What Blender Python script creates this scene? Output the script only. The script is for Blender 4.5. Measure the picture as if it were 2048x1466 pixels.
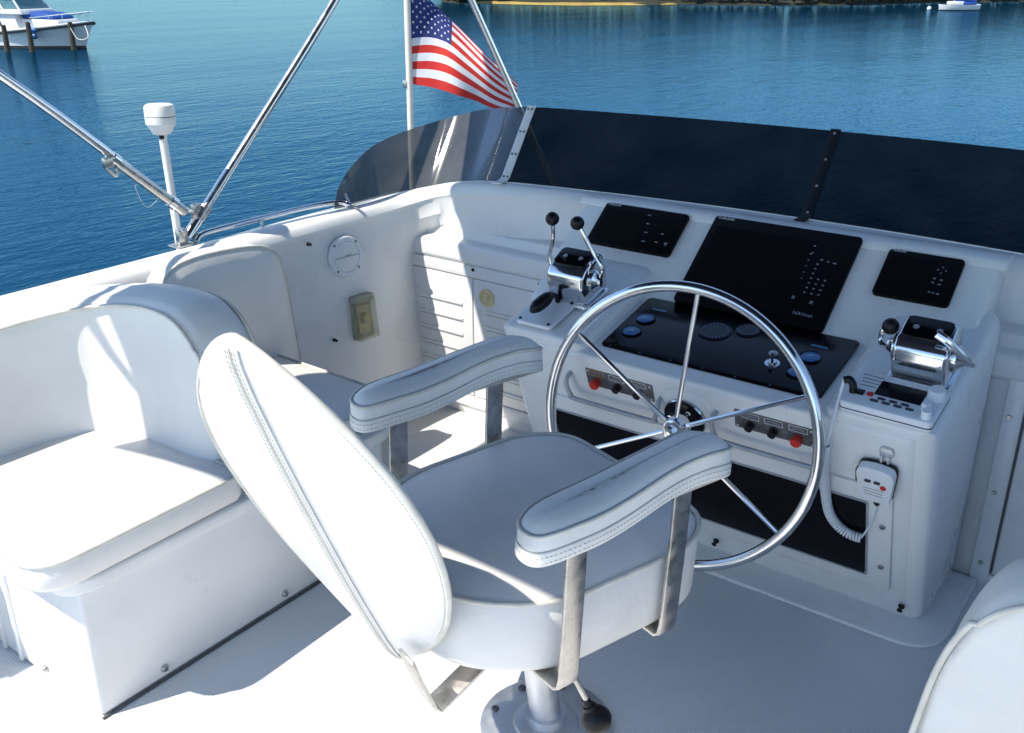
import bpy, bmesh, math, random
from mathutils import Vector, Matrix
for o in list(bpy.data.objects): bpy.data.objects.remove(o)
S = bpy.context.scene
COL = S.collection
random.seed(7)
PI = math.pi

# ------------------------------------------------------------------ camera, sky, sun, exposure
EYE = Vector((0, 0, 1.65))
FPX, PITCH, YAW = 1950.0, math.atan(798 / 1950.0), math.radians(36.6)
cd = bpy.data.cameras.new('camera'); cam = bpy.data.objects.new('camera', cd); COL.objects.link(cam)
cd.sensor_width = 36; cd.lens = FPX / 2048 * 36; cd.clip_start = 0.05; cd.clip_end = 5000
cam.location = EYE; cam.rotation_euler = (PI / 2 - PITCH, 0, YAW)
S.camera = cam
SUN = Vector((-0.335, -0.68, 1.0)).normalized()
world = bpy.data.worlds.new('World'); S.world = world; world.use_nodes = True
wn = world.node_tree; bg = wn.nodes['Background']
sky = wn.nodes.new('ShaderNodeTexSky'); sky.sky_type = 'NISHITA'; sky.sun_disc = False
sky.sun_elevation = math.asin(SUN.z); sky.sun_rotation = math.atan2(SUN.x, SUN.y)
sky.air_density = 1.0; sky.dust_density = 0.0; sky.ozone_density = 1.8
wn.links.new(sky.outputs[0], bg.inputs[0]); bg.inputs[1].default_value = 0.115
sl = bpy.data.lights.new('sun', 'SUN'); sl.energy = 3.3; sl.angle = math.radians(0.55); sl.color = (1, 0.94, 0.84)
so = bpy.data.objects.new('sun', sl); COL.objects.link(so)
so.rotation_euler = SUN.to_track_quat('Z', 'Y').to_euler(); so.location = SUN * 30
S.view_settings.view_transform = 'Standard'; S.view_settings.look = 'None'
S.view_settings.gamma = 1; S.view_settings.exposure = 1.08
S.render.resolution_x = 1024; S.render.resolution_y = 733
WATER = -3.85
XC = -1.05           # centre line of the flybridge

RT = Vector((math.cos(YAW), math.sin(YAW), 0))
FW = Vector((-math.sin(YAW) * math.cos(PITCH), math.cos(YAW) * math.cos(PITCH), -math.sin(PITCH)))
UPV = RT.cross(FW)
def at_z(x, y, z):
    d = RT * (x - 1024) - UPV * (y - 733) + FW * FPX
    return EYE + d * ((z - EYE.z) / d.z)

# ------------------------------------------------------------------ materials
def mat(name, col, rough=0.4, metal=0.0, var=0.0, vscale=6, bump=0.0, bscale=60, bdist=0.002, coat=0.0, spec=0.5, rvar=0.0, detail=4, wr=0.0, wscale=16, wdist=0.006):
    m = bpy.data.materials.new(name); m.use_nodes = True
    nt = m.node_tree; b = nt.nodes['Principled BSDF']
    b.inputs['Base Color'].default_value = (*col, 1); b.inputs['Roughness'].default_value = rough
    b.inputs['Metallic'].default_value = metal; b.inputs['Coat Weight'].default_value = coat
    b.inputs['Coat Roughness'].default_value = 0.06; b.inputs['Specular IOR Level'].default_value = spec
    tc = nt.nodes.new('ShaderNodeTexCoord')
    if var or rvar:
        n = nt.nodes.new('ShaderNodeTexNoise'); n.inputs['Scale'].default_value = vscale; n.inputs['Detail'].default_value = 6
        nt.links.new(tc.outputs['Object'], n.inputs['Vector'])
        if var:
            r = nt.nodes.new('ShaderNodeMapRange'); r.inputs[1].default_value = 0.3; r.inputs[2].default_value = 0.7
            r.inputs[3].default_value = 1 - var; r.inputs[4].default_value = 1
            nt.links.new(n.outputs['Fac'], r.inputs[0])
            mx = nt.nodes.new('ShaderNodeMix'); mx.data_type = 'RGBA'; mx.blend_type = 'MULTIPLY'; mx.inputs[0].default_value = 1
            mx.inputs[6].default_value = (*col, 1); nt.links.new(r.outputs[0], mx.inputs[7])
            nt.links.new(mx.outputs[2], b.inputs['Base Color'])
        if rvar:
            r2 = nt.nodes.new('ShaderNodeMapRange'); r2.inputs[1].default_value = 0.3; r2.inputs[2].default_value = 0.7
            r2.inputs[3].default_value = rough; r2.inputs[4].default_value = rough + rvar
            nt.links.new(n.outputs['Fac'], r2.inputs[0]); nt.links.new(r2.outputs[0], b.inputs['Roughness'])
    if bump:
        n2 = nt.nodes.new('ShaderNodeTexNoise'); n2.inputs['Scale'].default_value = bscale; n2.inputs['Detail'].default_value = detail
        nt.links.new(tc.outputs['Object'], n2.inputs['Vector'])
        bp = nt.nodes.new('ShaderNodeBump'); bp.inputs['Strength'].default_value = bump; bp.inputs['Distance'].default_value = bdist
        nt.links.new(n2.outputs['Fac'], bp.inputs['Height']); nt.links.new(bp.outputs[0], b.inputs['Normal'])
        if wr:
            n3 = nt.nodes.new('ShaderNodeTexNoise'); n3.inputs['Scale'].default_value = wscale; n3.inputs['Detail'].default_value = 3; n3.inputs['Distortion'].default_value = 0.5
            nt.links.new(tc.outputs['Object'], n3.inputs['Vector'])
            b3 = nt.nodes.new('ShaderNodeBump'); b3.inputs['Strength'].default_value = wr; b3.inputs['Distance'].default_value = wdist
            nt.links.new(n3.outputs['Fac'], b3.inputs['Height']); nt.links.new(b3.outputs[0], bp.inputs['Normal'])
    return m
M = {}
M['gel'] = mat('white_gelcoat', (0.78, 0.785, 0.775), 0.20, var=0.10, vscale=3.5, bump=0.12, bscale=9, bdist=0.004, rvar=0.22)
M['gel2'] = mat('cabin_gelcoat', (0.72, 0.74, 0.75), 0.35, var=0.06, vscale=3, bump=0.1, bscale=5)
M['vinyl'] = mat('white_vinyl', (0.77, 0.755, 0.72), 0.38, var=0.07, vscale=9, bump=0.4, bscale=60, bdist=0.0016, detail=9, rvar=0.12, wr=0.22, wscale=10, wdist=0.010)
M['vinyl2'] = mat('white_chair_vinyl', (0.75, 0.74, 0.72), 0.36, var=0.08, vscale=12, bump=0.45, bscale=60, bdist=0.0016, detail=9, rvar=0.12, wr=0.28, wscale=12, wdist=0.010)
M['welt'] = mat('vinyl_welt', (0.66, 0.64, 0.58), 0.5, var=0.2, vscale=25)
M['thread'] = mat('stitch_thread', (0.52, 0.49, 0.42), 0.7)
M['seam'] = mat('grey_seam_line', (0.42, 0.41, 0.39), 0.8)  # grey line drawn along the armrest seams
M['chrome'] = mat('polished_stainless', (0.72, 0.73, 0.74), 0.10, 1.0, var=0.06, vscale=30, rvar=0.08)
M['polesteel'] = mat('bimini_tube_steel', (0.74, 0.75, 0.76), 0.2, 1.0, var=0.1, vscale=30, rvar=0.1)
M['steel'] = mat('brushed_stainless', (0.60, 0.58, 0.55), 0.22, 1.0, var=0.28, vscale=40, rvar=0.2, bump=0.05, bscale=200)
M['alu'] = mat('satin_aluminium', (0.70, 0.72, 0.74), 0.38, 1.0, var=0.2, vscale=18, rvar=0.2)
M['greymetal'] = mat('grey_painted_rail', (0.42, 0.44, 0.47), 0.4, 0.3, var=0.2, vscale=30)
M['black'] = mat('black_plastic', (0.006, 0.006, 0.007), 0.4, var=0.2, vscale=20, bump=0.1, bscale=200, spec=0.3)
M['housing'] = mat('matt_black_housing', (0.0025, 0.0027, 0.003), 0.5, spec=0.12)
M['blackgloss'] = mat('black_acrylic', (0.002, 0.0025, 0.004), 0.12, spec=0.2, rvar=0.06, vscale=14)
M['screen'] = mat('dark_screen', (0.002, 0.0025, 0.004), 0.2, spec=0.12)
M['smoke'] = mat('smoked_acrylic_panel', (0.004, 0.004, 0.005), 0.2, spec=0.2)
M['red'] = mat('red_button', (0.55, 0.02, 0.012), 0.3)
M['cream'] = mat('aged_cream_plastic', (0.68, 0.58, 0.33), 0.45, var=0.15, vscale=40)
M['creamdirty'] = mat('weathered_box_plastic', (0.46, 0.45, 0.36), 0.5, var=0.4, vscale=30)
M['whiteplastic'] = mat('white_plastic', (0.74, 0.76, 0.79), 0.4, var=0.04, vscale=20)
M['antenna'] = mat('antenna_white', (0.80, 0.80, 0.78), 0.35, var=0.05, vscale=12)
M['key'] = mat('grey_key', (0.03, 0.035, 0.05), 0.5)
M['print'] = mat('white_print', (0.62, 0.64, 0.68), 0.6)
M['dimprint'] = mat('faded_print', (0.22, 0.24, 0.28), 0.6)
M['amber'] = mat('amber_print', (0.65, 0.30, 0.05), 0.5)
M['sunlitstrip'] = mat('sunlit_white_strip', (0.74, 0.74, 0.73), 0.35, var=0.1, vscale=30)  # first joint strip's sunlit brightness put into its white
M['lens'] = mat('gauge_lens_sky_tint', (0.07, 0.20, 0.44), 0.18, var=0.4, vscale=60, spec=0.6)  # blue stands in for sky reflected in the lenses; label strips share it
M['dial'] = mat('dark_dial', (0.012, 0.014, 0.03), 0.2, spec=0.3)
M['plate'] = mat('grey_engraved_plate', (0.17, 0.17, 0.17), 0.35, 0.5, var=0.5, vscale=60)
M['rubber'] = mat('grey_rubber_gasket', (0.10, 0.10, 0.10), 0.7, var=0.3, vscale=50)
M['canvas'] = mat('navy_bimini_canvas', (0.012, 0.016, 0.032), 0.85, bump=0.3, bscale=8, bdist=0.01)
M['wood'] = mat('piling_wood', (0.075, 0.06, 0.035), 0.85, var=0.5, vscale=6, bump=0.8, bscale=14, bdist=0.03)
M['rope'] = mat('white_rope', (0.65, 0.63, 0.58), 0.8)
M['hullwhite'] = mat('yacht_white', (0.70, 0.70, 0.69), 0.35, var=0.08, vscale=1.2)
M['hullblack'] = mat('yacht_dark_trim', (0.012, 0.013, 0.018), 0.4)
M['bluecover'] = mat('blue_canvas_cover', (0.005, 0.055, 0.27), 0.8, bump=0.4, bscale=3, bdist=0.04)
M['tealglass'] = mat('teal_window_vinyl', (0.09, 0.20, 0.23), 0.12, var=0.35, vscale=2)
M['darkglass'] = mat('dark_cabin_glass', (0.02, 0.022, 0.025), 0.1)
M['fender'] = mat('blue_fender', (0.01, 0.10, 0.28), 0.45)
M['flagred'] = mat('flag_red', (0.58, 0.022, 0.016), 0.75, var=0.12, vscale=25, bump=0.3, bscale=35, bdist=0.002)
M['flagwhite'] = mat('flag_white', (0.72, 0.73, 0.78), 0.75, var=0.1, vscale=25, bump=0.3, bscale=35, bdist=0.002)
M['flagblue'] = mat('flag_blue', (0.014, 0.028, 0.17), 0.75, var=0.12, vscale=25, bump=0.3, bscale=35, bdist=0.002)
M['pole'] = mat('cream_flagpole_paint', (0.74, 0.71, 0.62), 0.4, var=0.1, vscale=10)
M['sand'] = mat('beach_sand', (0.42, 0.29, 0.07), 0.9, var=0.4, vscale=0.35)
M['bank'] = mat('grassy_bank', (0.028, 0.030, 0.010), 0.9, var=0.6, vscale=0.3)
M['trunk'] = mat('tree_bark', (0.05, 0.04, 0.03), 0.9)
M['leaf'] = mat('shore_foliage', (0.012, 0.019, 0.005), 0.7, var=0.6, vscale=0.5)

def deck_material():
    m = mat('nonskid_deck', (0.75, 0.76, 0.765), 0.5, var=0.13, vscale=2.6)
    nt = m.node_tree; b = nt.nodes['Principled BSDF']; tc = nt.nodes.new('ShaderNodeTexCoord')
    mp = nt.nodes.new('ShaderNodeMapping'); mp.inputs['Rotation'].default_value = (0, 0, math.radians(4))
    nt.links.new(tc.outputs['Object'], mp.inputs['Vector'])
    hs = []
    for d in ('X', 'Y'):
        w = nt.nodes.new('ShaderNodeTexWave'); w.bands_direction = d; w.inputs['Scale'].default_value = 44
        nt.links.new(mp.outputs[0], w.inputs['Vector']); hs.append(w)
    a = nt.nodes.new('ShaderNodeMath'); a.operation = 'MULTIPLY'
    nt.links.new(hs[0].outputs['Fac'], a.inputs[0]); nt.links.new(hs[1].outputs['Fac'], a.inputs[1])
    bp = nt.nodes.new('ShaderNodeBump'); bp.inputs['Strength'].default_value = 0.6; bp.inputs['Distance'].default_value = 0.0018
    nt.links.new(a.outputs[0], bp.inputs['Height']); nt.links.new(bp.outputs[0], b.inputs['Normal'])
    return m
M['deck'] = deck_material()

def glass_material(name, trans, haze0, haze1):
    m = bpy.data.materials.new(name); m.use_nodes = True; nt = m.node_tree
    for n in list(nt.nodes): nt.nodes.remove(n)
    out = nt.nodes.new('ShaderNodeOutputMaterial')
    tr = nt.nodes.new('ShaderNodeBsdfTransparent'); tr.inputs[0].default_value = trans
    df = nt.nodes.new('ShaderNodeBsdfDiffuse'); df.inputs[0].default_value = (0.50, 0.52, 0.55, 1)
    gl = nt.nodes.new('ShaderNodeBsdfGlossy'); gl.inputs['Roughness'].default_value = 0.06
    fr = nt.nodes.new('ShaderNodeFresnel'); fr.inputs[0].default_value = 1.45
    tc = nt.nodes.new('ShaderNodeTexCoord'); no = nt.nodes.new('ShaderNodeTexNoise'); no.inputs['Scale'].default_value = 7; no.inputs['Detail'].default_value = 8
    nt.links.new(tc.outputs['Object'], no.inputs['Vector'])
    mr = nt.nodes.new('ShaderNodeMapRange'); mr.inputs[1].default_value = 0.3; mr.inputs[2].default_value = 0.75; mr.inputs[3].default_value = haze0; mr.inputs[4].default_value = haze1
    nt.links.new(no.outputs['Fac'], mr.inputs[0])
    m1 = nt.nodes.new('ShaderNodeMixShader'); nt.links.new(mr.outputs[0], m1.inputs[0]); nt.links.new(tr.outputs[0], m1.inputs[1]); nt.links.new(df.outputs[0], m1.inputs[2])
    m2 = nt.nodes.new('ShaderNodeMixShader'); fm = nt.nodes.new('ShaderNodeMath'); fm.operation = 'MULTIPLY'; fm.inputs[1].default_value = 0.22; nt.links.new(fr.outputs[0], fm.inputs[0]); nt.links.new(fm.outputs[0], m2.inputs[0]); nt.links.new(m1.outputs[0], m2.inputs[1]); nt.links.new(gl.outputs[0], m2.inputs[2])
    nt.links.new(m2.outputs[0], out.inputs[0])
    return m
M['glass'] = glass_material('tinted_acrylic', (0.03, 0.036, 0.045, 1), 0.008, 0.035)
M['sunlitpane'] = glass_material('sunlit_grey_tinted_acrylic', (0.12, 0.13, 0.14, 1), 0.09, 0.17)  # paler copy of the tint for end panes; sunlit grey put into the colour
def clear_material():
    m = bpy.data.materials.new('clear_cover'); m.use_nodes = True; nt = m.node_tree
    for n in list(nt.nodes): nt.nodes.remove(n)
    out = nt.nodes.new('ShaderNodeOutputMaterial'); tr = nt.nodes.new('ShaderNodeBsdfTransparent'); tr.inputs[0].default_value = (0.95, 0.95, 0.92, 1)
    df = nt.nodes.new('ShaderNodeBsdfPrincipled'); df.inputs['Base Color'].default_value = (0.5, 0.48, 0.38, 1); df.inputs['Roughness'].default_value = 0.2
    mx = nt.nodes.new('ShaderNodeMixShader'); mx.inputs[0].default_value = 0.09
    nt.links.new(tr.outputs[0], mx.inputs[1]); nt.links.new(df.outputs[0], mx.inputs[2]); nt.links.new(mx.outputs[0], out.inputs[0])
    return m
M['clear'] = clear_material()
def water_material():
    m = bpy.data.materials.new('lake_water'); m.use_nodes = True; nt = m.node_tree; b = nt.nodes['Principled BSDF']
    b.inputs['Base Color'].default_value = (0.002, 0.055, 0.115, 1); b.inputs['Roughness'].default_value = 0.07; b.inputs['IOR'].default_value = 1.18
    tc = nt.nodes.new('ShaderNodeTexCoord')
    prev = None
    for sx, sy, sc, dist, det in ((1.0, 0.45, 6.0, 0.022, 3), (1.0, 0.40, 1.7, 0.042, 3), (1, 0.3, 0.07, 0.25, 2)):
        mp = nt.nodes.new('ShaderNodeMapping'); mp.inputs['Rotation'].default_value = (0, 0, YAW + 1.45); mp.inputs['Scale'].default_value = (sx, sy, 1)
        nt.links.new(tc.outputs['Object'], mp.inputs['Vector'])
        n = nt.nodes.new('ShaderNodeTexNoise'); n.inputs['Scale'].default_value = sc; n.inputs['Detail'].default_value = det
        nt.links.new(mp.outputs[0], n.inputs['Vector'])
        bp = nt.nodes.new('ShaderNodeBump'); bp.inputs['Strength'].default_value = 1.0; bp.inputs['Distance'].default_value = dist
        nt.links.new(n.outputs['Fac'], bp.inputs['Height'])
        if prev: nt.links.new(prev.outputs[0], bp.inputs['Normal'])
        prev = bp
    out = nt.nodes['Material Output']; nt.nodes.remove(b)
    df = nt.nodes.new('ShaderNodeBsdfDiffuse'); df.inputs[0].default_value = (0.002, 0.036, 0.075, 1)
    gl = nt.nodes.new('ShaderNodeBsdfGlossy'); gl.inputs[0].default_value = (0.24, 0.45, 0.62, 1); gl.inputs['Roughness'].default_value = 0.07
    fr = nt.nodes.new('ShaderNodeFresnel'); fr.inputs[0].default_value = 1.22
    mx = nt.nodes.new('ShaderNodeMixShader')
    for nd in (df, gl, fr): nt.links.new(prev.outputs[0], nd.inputs['Normal'])
    nt.links.new(fr.outputs[0], mx.inputs[0]); nt.links.new(df.outputs[0], mx.inputs[1]); nt.links.new(gl.outputs[0], mx.inputs[2]); nt.links.new(mx.outputs[0], out.inputs[0])
    return m
M['water'] = water_material()

# ------------------------------------------------------------------ mesh helpers
def frame(o, x, y):
    x = Vector(x).normalized(); y = Vector(y); y = (y - x * y.dot(x)).normalized(); z = x.cross(y)
    return Matrix(((x.x, y.x, z.x, o[0]), (x.y, y.y, z.y, o[1]), (x.z, y.z, z.z, o[2]), (0, 0, 0, 1)))
def raw(verts, faces):
    bm = bmesh.new(); vs = [bm.verts.new(v) for v in verts]
    for f in faces:
        try: bm.faces.new([vs[i] for i in f])
        except ValueError: pass
    bmesh.ops.recalc_face_normals(bm, faces=bm.faces)
    return bm
def bevel(bm, w, seg=3, ang=30, sel=None):
    es = [e for e in bm.edges if len(e.link_faces) == 2 and e.calc_face_angle(0) > math.radians(ang) and (sel is None or sel(e))]
    if es: bmesh.ops.bevel(bm, geom=es, offset=w, segments=seg, profile=0.5, affect='EDGES', clamp_overlap=True)
    return bm
def box(sx, sy, sz, bw=0, seg=2, c=(0, 0, 0)):
    bm = bmesh.new(); bmesh.ops.create_cube(bm, size=1)
    bmesh.ops.scale(bm, vec=(sx, sy, sz), verts=bm.verts); bmesh.ops.translate(bm, vec=c, verts=bm.verts)
    if bw: bevel(bm, bw, seg)
    return bm
def prism(out, z0, z1, bw=0, seg=2):
    n = len(out); v = [(p[0], p[1], z0) for p in out] + [(p[0], p[1], z1) for p in out]
    f = [tuple(range(n))[::-1], tuple(range(n, 2 * n))] + [(i, (i + 1) % n, n + (i + 1) % n, n + i) for i in range(n)]
    bm = raw(v, f)
    if bw: bevel(bm, bw, seg)
    return bm
def xprism(yz, x0, x1, bw=0, seg=3):
    n = len(yz); v = [(x0, p[0], p[1]) for p in yz] + [(x1, p[0], p[1]) for p in yz]
    f = [tuple(range(n)), tuple(range(n, 2 * n))] + [(i, (i + 1) % n, n + (i + 1) % n, n + i) for i in range(n)]
    bm = raw(v, f)
    if bw: bevel(bm, bw, seg, 18)
    return bm
def rrect(w, h, r, n=5):
    o = []
    for cx, cy, a in ((w/2-r, h/2-r, 0), (-w/2+r, h/2-r, 90), (-w/2+r, -h/2+r, 180), (w/2-r, -h/2+r, 270)):
        for k in range(n + 1):
            t = math.radians(a + 90 * k / n); o.append((cx + r * math.cos(t), cy + r * math.sin(t)))
    return o
def circ(r, n=24, sy=1): return [(r * math.cos(2*PI*k/n), sy * r * math.sin(2*PI*k/n)) for k in range(n)]
def lathe(prof, seg=24):
    v = []; f = []
    for r, z in prof:
        for k in range(seg): v.append((r * math.cos(2*PI*k/seg), r * math.sin(2*PI*k/seg), z))
    for i in range(len(prof) - 1):
        for k in range(seg):
            a, b = i*seg+k, i*seg+(k+1) % seg; f.append((a, b, b+seg, a+seg))
    f.append(tuple(range(seg))[::-1]); f.append(tuple(range((len(prof)-1)*seg, len(prof)*seg)))
    bm = raw(v, f); bmesh.ops.remove_doubles(bm, verts=bm.verts, dist=1e-6)
    return bm
def spline(pts, n=8, cyc=False):
    P = [Vector(p) for p in pts]; out = []; m = len(P)
    for i in range(m if cyc else m - 1):
        if cyc: p0, p1, p2, p3 = P[i-1], P[i], P[(i+1) % m], P[(i+2) % m]
        else:
            p1, p2 = P[i], P[i+1]; p0 = P[i-1] if i else p1*2-p2; p3 = P[i+2] if i+2 < m else p2*2-p1
        for k in range(n):
            t = k / n
            out.append(0.5*((2*p1)+(p2-p0)*t+(2*p0-5*p1+4*p2-p3)*t*t+(3*p1-p0-3*p2+p3)*t**3))
    if not cyc: out.append(P[-1])
    return out
def loft(rings, caps=True, cyc_ring=True, cyc_path=False):
    n = len(rings[0]); v = [p for r in rings for p in r]; f = []
    m = len(rings)
    for i in range(m if cyc_path else m - 1):
        for k in range(n if cyc_ring else n - 1):
            a = i*n+k; b = i*n+(k+1) % n; c = ((i+1) % m)*n+(k+1) % n; d = ((i+1) % m)*n+k
            f.append((a, b, c, d))
    if caps and cyc_ring and not cyc_path: f.append(tuple(range(n))[::-1]); f.append(tuple(range((m-1)*n, m*n)))
    return raw(v, f)
def tube(pts, r, seg=10, cyc=False, flat=None):
    P = [Vector(p) for p in pts]; m = len(P); rings = []; nrm = None
    for i in range(m):
        if cyc: t = (P[(i+1) % m] - P[i-1])
        else: t = P[min(i+1, m-1)] - P[max(i-1, 0)]
        t = t.normalized() if t.length > 1e-9 else Vector((0, 0, 1))
        if nrm is None:
            nrm = Vector((0, 0, 1)) if abs(t.z) < 0.9 else Vector((1, 0, 0))
        nrm = (nrm - t*nrm.dot(t)).normalized(); bi = t.cross(nrm)
        rr = r[i] if isinstance(r, (list, tuple)) else r
        rings.append([P[i] + nrm*(math.cos(2*PI*k/seg)*rr) + bi*(math.sin(2*PI*k/seg)*rr) for k in range(seg)])
    return loft(rings, cyc_path=cyc)
def strap(pts, w, th, wdir):
    """flat bar of width w (along wdir) and thickness th following pts"""
    P = [Vector(p) for p in pts]; wd = Vector(wdir).normalized(); rings = []
    for i, p in enumerate(P):
        t = (P[min(i+1, len(P)-1)] - P[max(i-1, 0)]).normalized(); n = t.cross(wd).normalized()
        rings.append([p+wd*w/2+n*th/2, p-wd*w/2+n*th/2, p-wd*w/2-n*th/2, p+wd*w/2-n*th/2])
    return bevel(loft(rings), th*0.22, 2, 50)
def xf(bm, mtx): bmesh.ops.transform(bm, matrix=mtx, verts=bm.verts); return bm
def join(*bms):
    out = bmesh.new(); me = bpy.data.meshes.new('tmp')
    for b in bms:
        b.to_mesh(me); b.free(); out.from_mesh(me)
    bpy.data.meshes.remove(me); return out
def sphere(r, seg=20): return lathe([(r*math.sin(PI*k/12), -r*math.cos(PI*k/12)) for k in range(13)], seg)

def mk(name, bm, m, parent=None, smooth=35, label=None, cat=None, group=None, kind=None):
    me = bpy.data.meshes.new(name); bm.to_mesh(me); bm.free()
    me.materials.append(M[m] if isinstance(m, str) else m)
    if smooth:
        for p in me.polygons: p.use_smooth = True
        me.set_sharp_from_angle(angle=math.radians(smooth))
    o = bpy.data.objects.new(name, me); COL.objects.link(o)
    if parent is not None:
        o.parent = parent
        if parent.type == 'EMPTY': o.matrix_parent_inverse = Matrix.LocRotScale(parent.location, parent.rotation_euler, None).inverted()
    tag(o, label, cat, group, kind)
    return o
def tag(o, label=None, cat=None, group=None, kind=None):
    if label: o['label'] = label
    if cat: o['category'] = cat
    if group: o['group'] = group
    if kind: o['kind'] = kind
def thing(name, base, label, cat, group=None):
    o = bpy.data.objects.new(name, None); COL.objects.link(o); o.location = base; o.empty_display_size = 0.1
    tag(o, label, cat, group); return o
def text(name, body, size, mtx, m, parent):
    c = bpy.data.curves.new('t', 'FONT'); c.body = body; c.size = size; c.extrude = 0.0003; c.resolution_u = 2
    t = bpy.data.objects.new('t', c); COL.objects.link(t)
    dg = bpy.context.evaluated_depsgraph_get(); me = bpy.data.meshes.new_from_object(t.evaluated_get(dg))
    bpy.data.objects.remove(t); me.transform(mtx); me.name = name; me.materials.clear(); me.materials.append(M[m])
    o = bpy.data.objects.new(name, me); COL.objects.link(o); o.parent = parent
    if parent.type == 'EMPTY': o.matrix_parent_inverse = Matrix.LocRotScale(parent.location, parent.rotation_euler, None).inverted()
    return o
T = Matrix.Translation
def dashes(P, on=.0045, off=.0028, r=.0008):
    out = []; acc_ = 0.0; L = 0.0; seg = on + off; cur = None; pts = [P[0]]
    for a, b in zip(P[:-1], P[1:]):
        d = (b-a).length; n = max(1, int(d/.0015))
        for k in range(1, n+1): pts.append(a.lerp(b, k/n))
    s_ = 0.0; start = pts[0]; on_ = True
    for a, b in zip(pts[:-1], pts[1:]):
        s_ += (b-a).length
        if on_ and s_ >= on: out.append((start, b)); on_ = False; s_ = 0
        elif not on_ and s_ >= off: start = b; on_ = True; s_ = 0
    v = []; f = []
    for a, b in out:
        t = (b-a).normalized(); n = t.orthogonal().normalized(); m_ = t.cross(n); k = len(v)
        for q in (a, b): v += [q + n*r, q + m_*r, q - n*r, q - m_*r]
        f += [(k+j, k+(j+1) % 4, k+4+(j+1) % 4, k+4+j) for j in range(4)]
    return raw(v, f)
def screw(r=0.006, h=0.004): return lathe([(r, 0), (r, h*0.5), (r*0.75, h), (r*0.3, h), (r*0.25, h*0.5), (0.0001, h*0.5)], 12)

def rpoly(pts, rad, n=6):
    out = []; m = len(pts)
    for i in range(m):
        p = Vector((*pts[i], 0)); a = (Vector((*pts[i-1], 0)) - p); b = (Vector((*pts[(i+1) % m], 0)) - p)
        r = rad[i] if isinstance(rad, (list, tuple)) else rad
        r = min(r, a.length*.48, b.length*.48); p0 = p + a.normalized()*r; p1 = p + b.normalized()*r
        for k in range(n+1):
            t = k/n; q = p0*(1-t)**2 + p*2*t*(1-t) + p1*t*t; out.append((q.x, q.y))
    return out

# ------------------------------------------------------------------ water and far shore
mk('water', raw([(-2500, -2500, WATER), (2500, -2500, WATER), (2500, 2500, WATER), (-2500, 2500, WATER)], [(0, 1, 2, 3)]), 'water', kind='structure', smooth=0)
shore_px = [(-600, -54), (-100, -54), (300, -53), (650, -50), (845, -12), (885, 3), (1000, 7.5), (1100, 10), (1200, 10.5), (1300, 10), (1360, 9), (1500, 11), (1650, 11), (1750, 9), (1850, 6), (2048, 3), (2300, 1), (2700, 0), (3300, -2)]
shore = [at_z(x, y, WATER) for x, y in shore_px]
shore = spline(shore, 6)
def inland(p, d, z):
    v = Vector((p.x, p.y, 0)).normalized(); return Vector((p.x + v.x*d, p.y + v.y*d, WATER + z))
mk('shore_ground', loft([[inland(p, -2, -0.5), inland(p, 0, 0.02), inland(p, 1.5, 0.3), inland(p, 8, 0.9), inland(p, 40, 2.0), inland(p, 300, 5)] for p in shore], caps=False, cyc_ring=False), 'bank', kind='structure')
beach = [p for p in spline([at_z(x, y, WATER) for x, y in ((985, 7.4), (1060, 9.2), (1150, 10.6), (1250, 10.2), (1330, 9.0), (1365, 8.4))], 6)]
mk('beach', loft([[inland(p, -1.0, 0.02), inland(p, 1.0, 0.28), inland(p, 1.9+0.8*math.sin(i*0.25), 0.36)] for i, p in enumerate(beach)], caps=False, cyc_ring=False), 'sand', kind='structure')
def woodland():
    v = []; f = []
    def leafq(c, s):
        a = Vector((random.gauss(0, 1), random.gauss(0, 1), random.gauss(0, 1))).normalized(); b = a.orthogonal().normalized()
        k = len(v); v.extend([c + a*s, c + b*s*0.7, c - a*s, c - b*s*0.7]); f.append((k, k+1, k+2, k+3))
    for i in range(len(shore) - 1):
        a, b = shore[i], shore[i+1]; L = (b - a).length
        if L > 60: continue
        for _ in range(int(L / 0.42)):
            p = a.lerp(b, random.random()); px = i / 6.0
            sandy = 6.0 <= px < 10.0
            if px < 4.4: continue
            d = random.uniform(6, 20) if sandy else random.choice((random.uniform(0.2, 3), random.uniform(2, 14)))
            h = random.uniform(1.6, 3.2) if d < 3 else random.uniform(7, 12)
            base = inland(p, d, 0.5); r = h * random.uniform(0.3, 0.5)
            for _k in range(90):
                q = Vector((random.gauss(0, 1), random.gauss(0, 1), random.gauss(0, 1))).normalized() * (random.random()**0.4)
                c = base + Vector((q.x*r, q.y*r, h*0.55 + q.z*h*0.45)); leafq(c, random.uniform(0.2, 0.55))
            k = len(v)
            for (dx, dy) in ((-.08, -.08), (.08, -.08), (0, .1)): v.append(base + Vector((dx, dy, -0.6)))
            v.append(base + Vector((0, 0, h*0.7))); f.extend([(k, k+1, k+3), (k+1, k+2, k+3), (k+2, k, k+3)])
    me = bpy.data.meshes.new('woodland'); me.from_pydata(v, [], f); me.materials.append(M['leaf'])
    o = bpy.data.objects.new('woodland', me); COL.objects.link(o)
    tag(o, 'dark green wooded bank along the far shore behind the sand', 'woodland', kind='stuff')
woodland()

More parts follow.
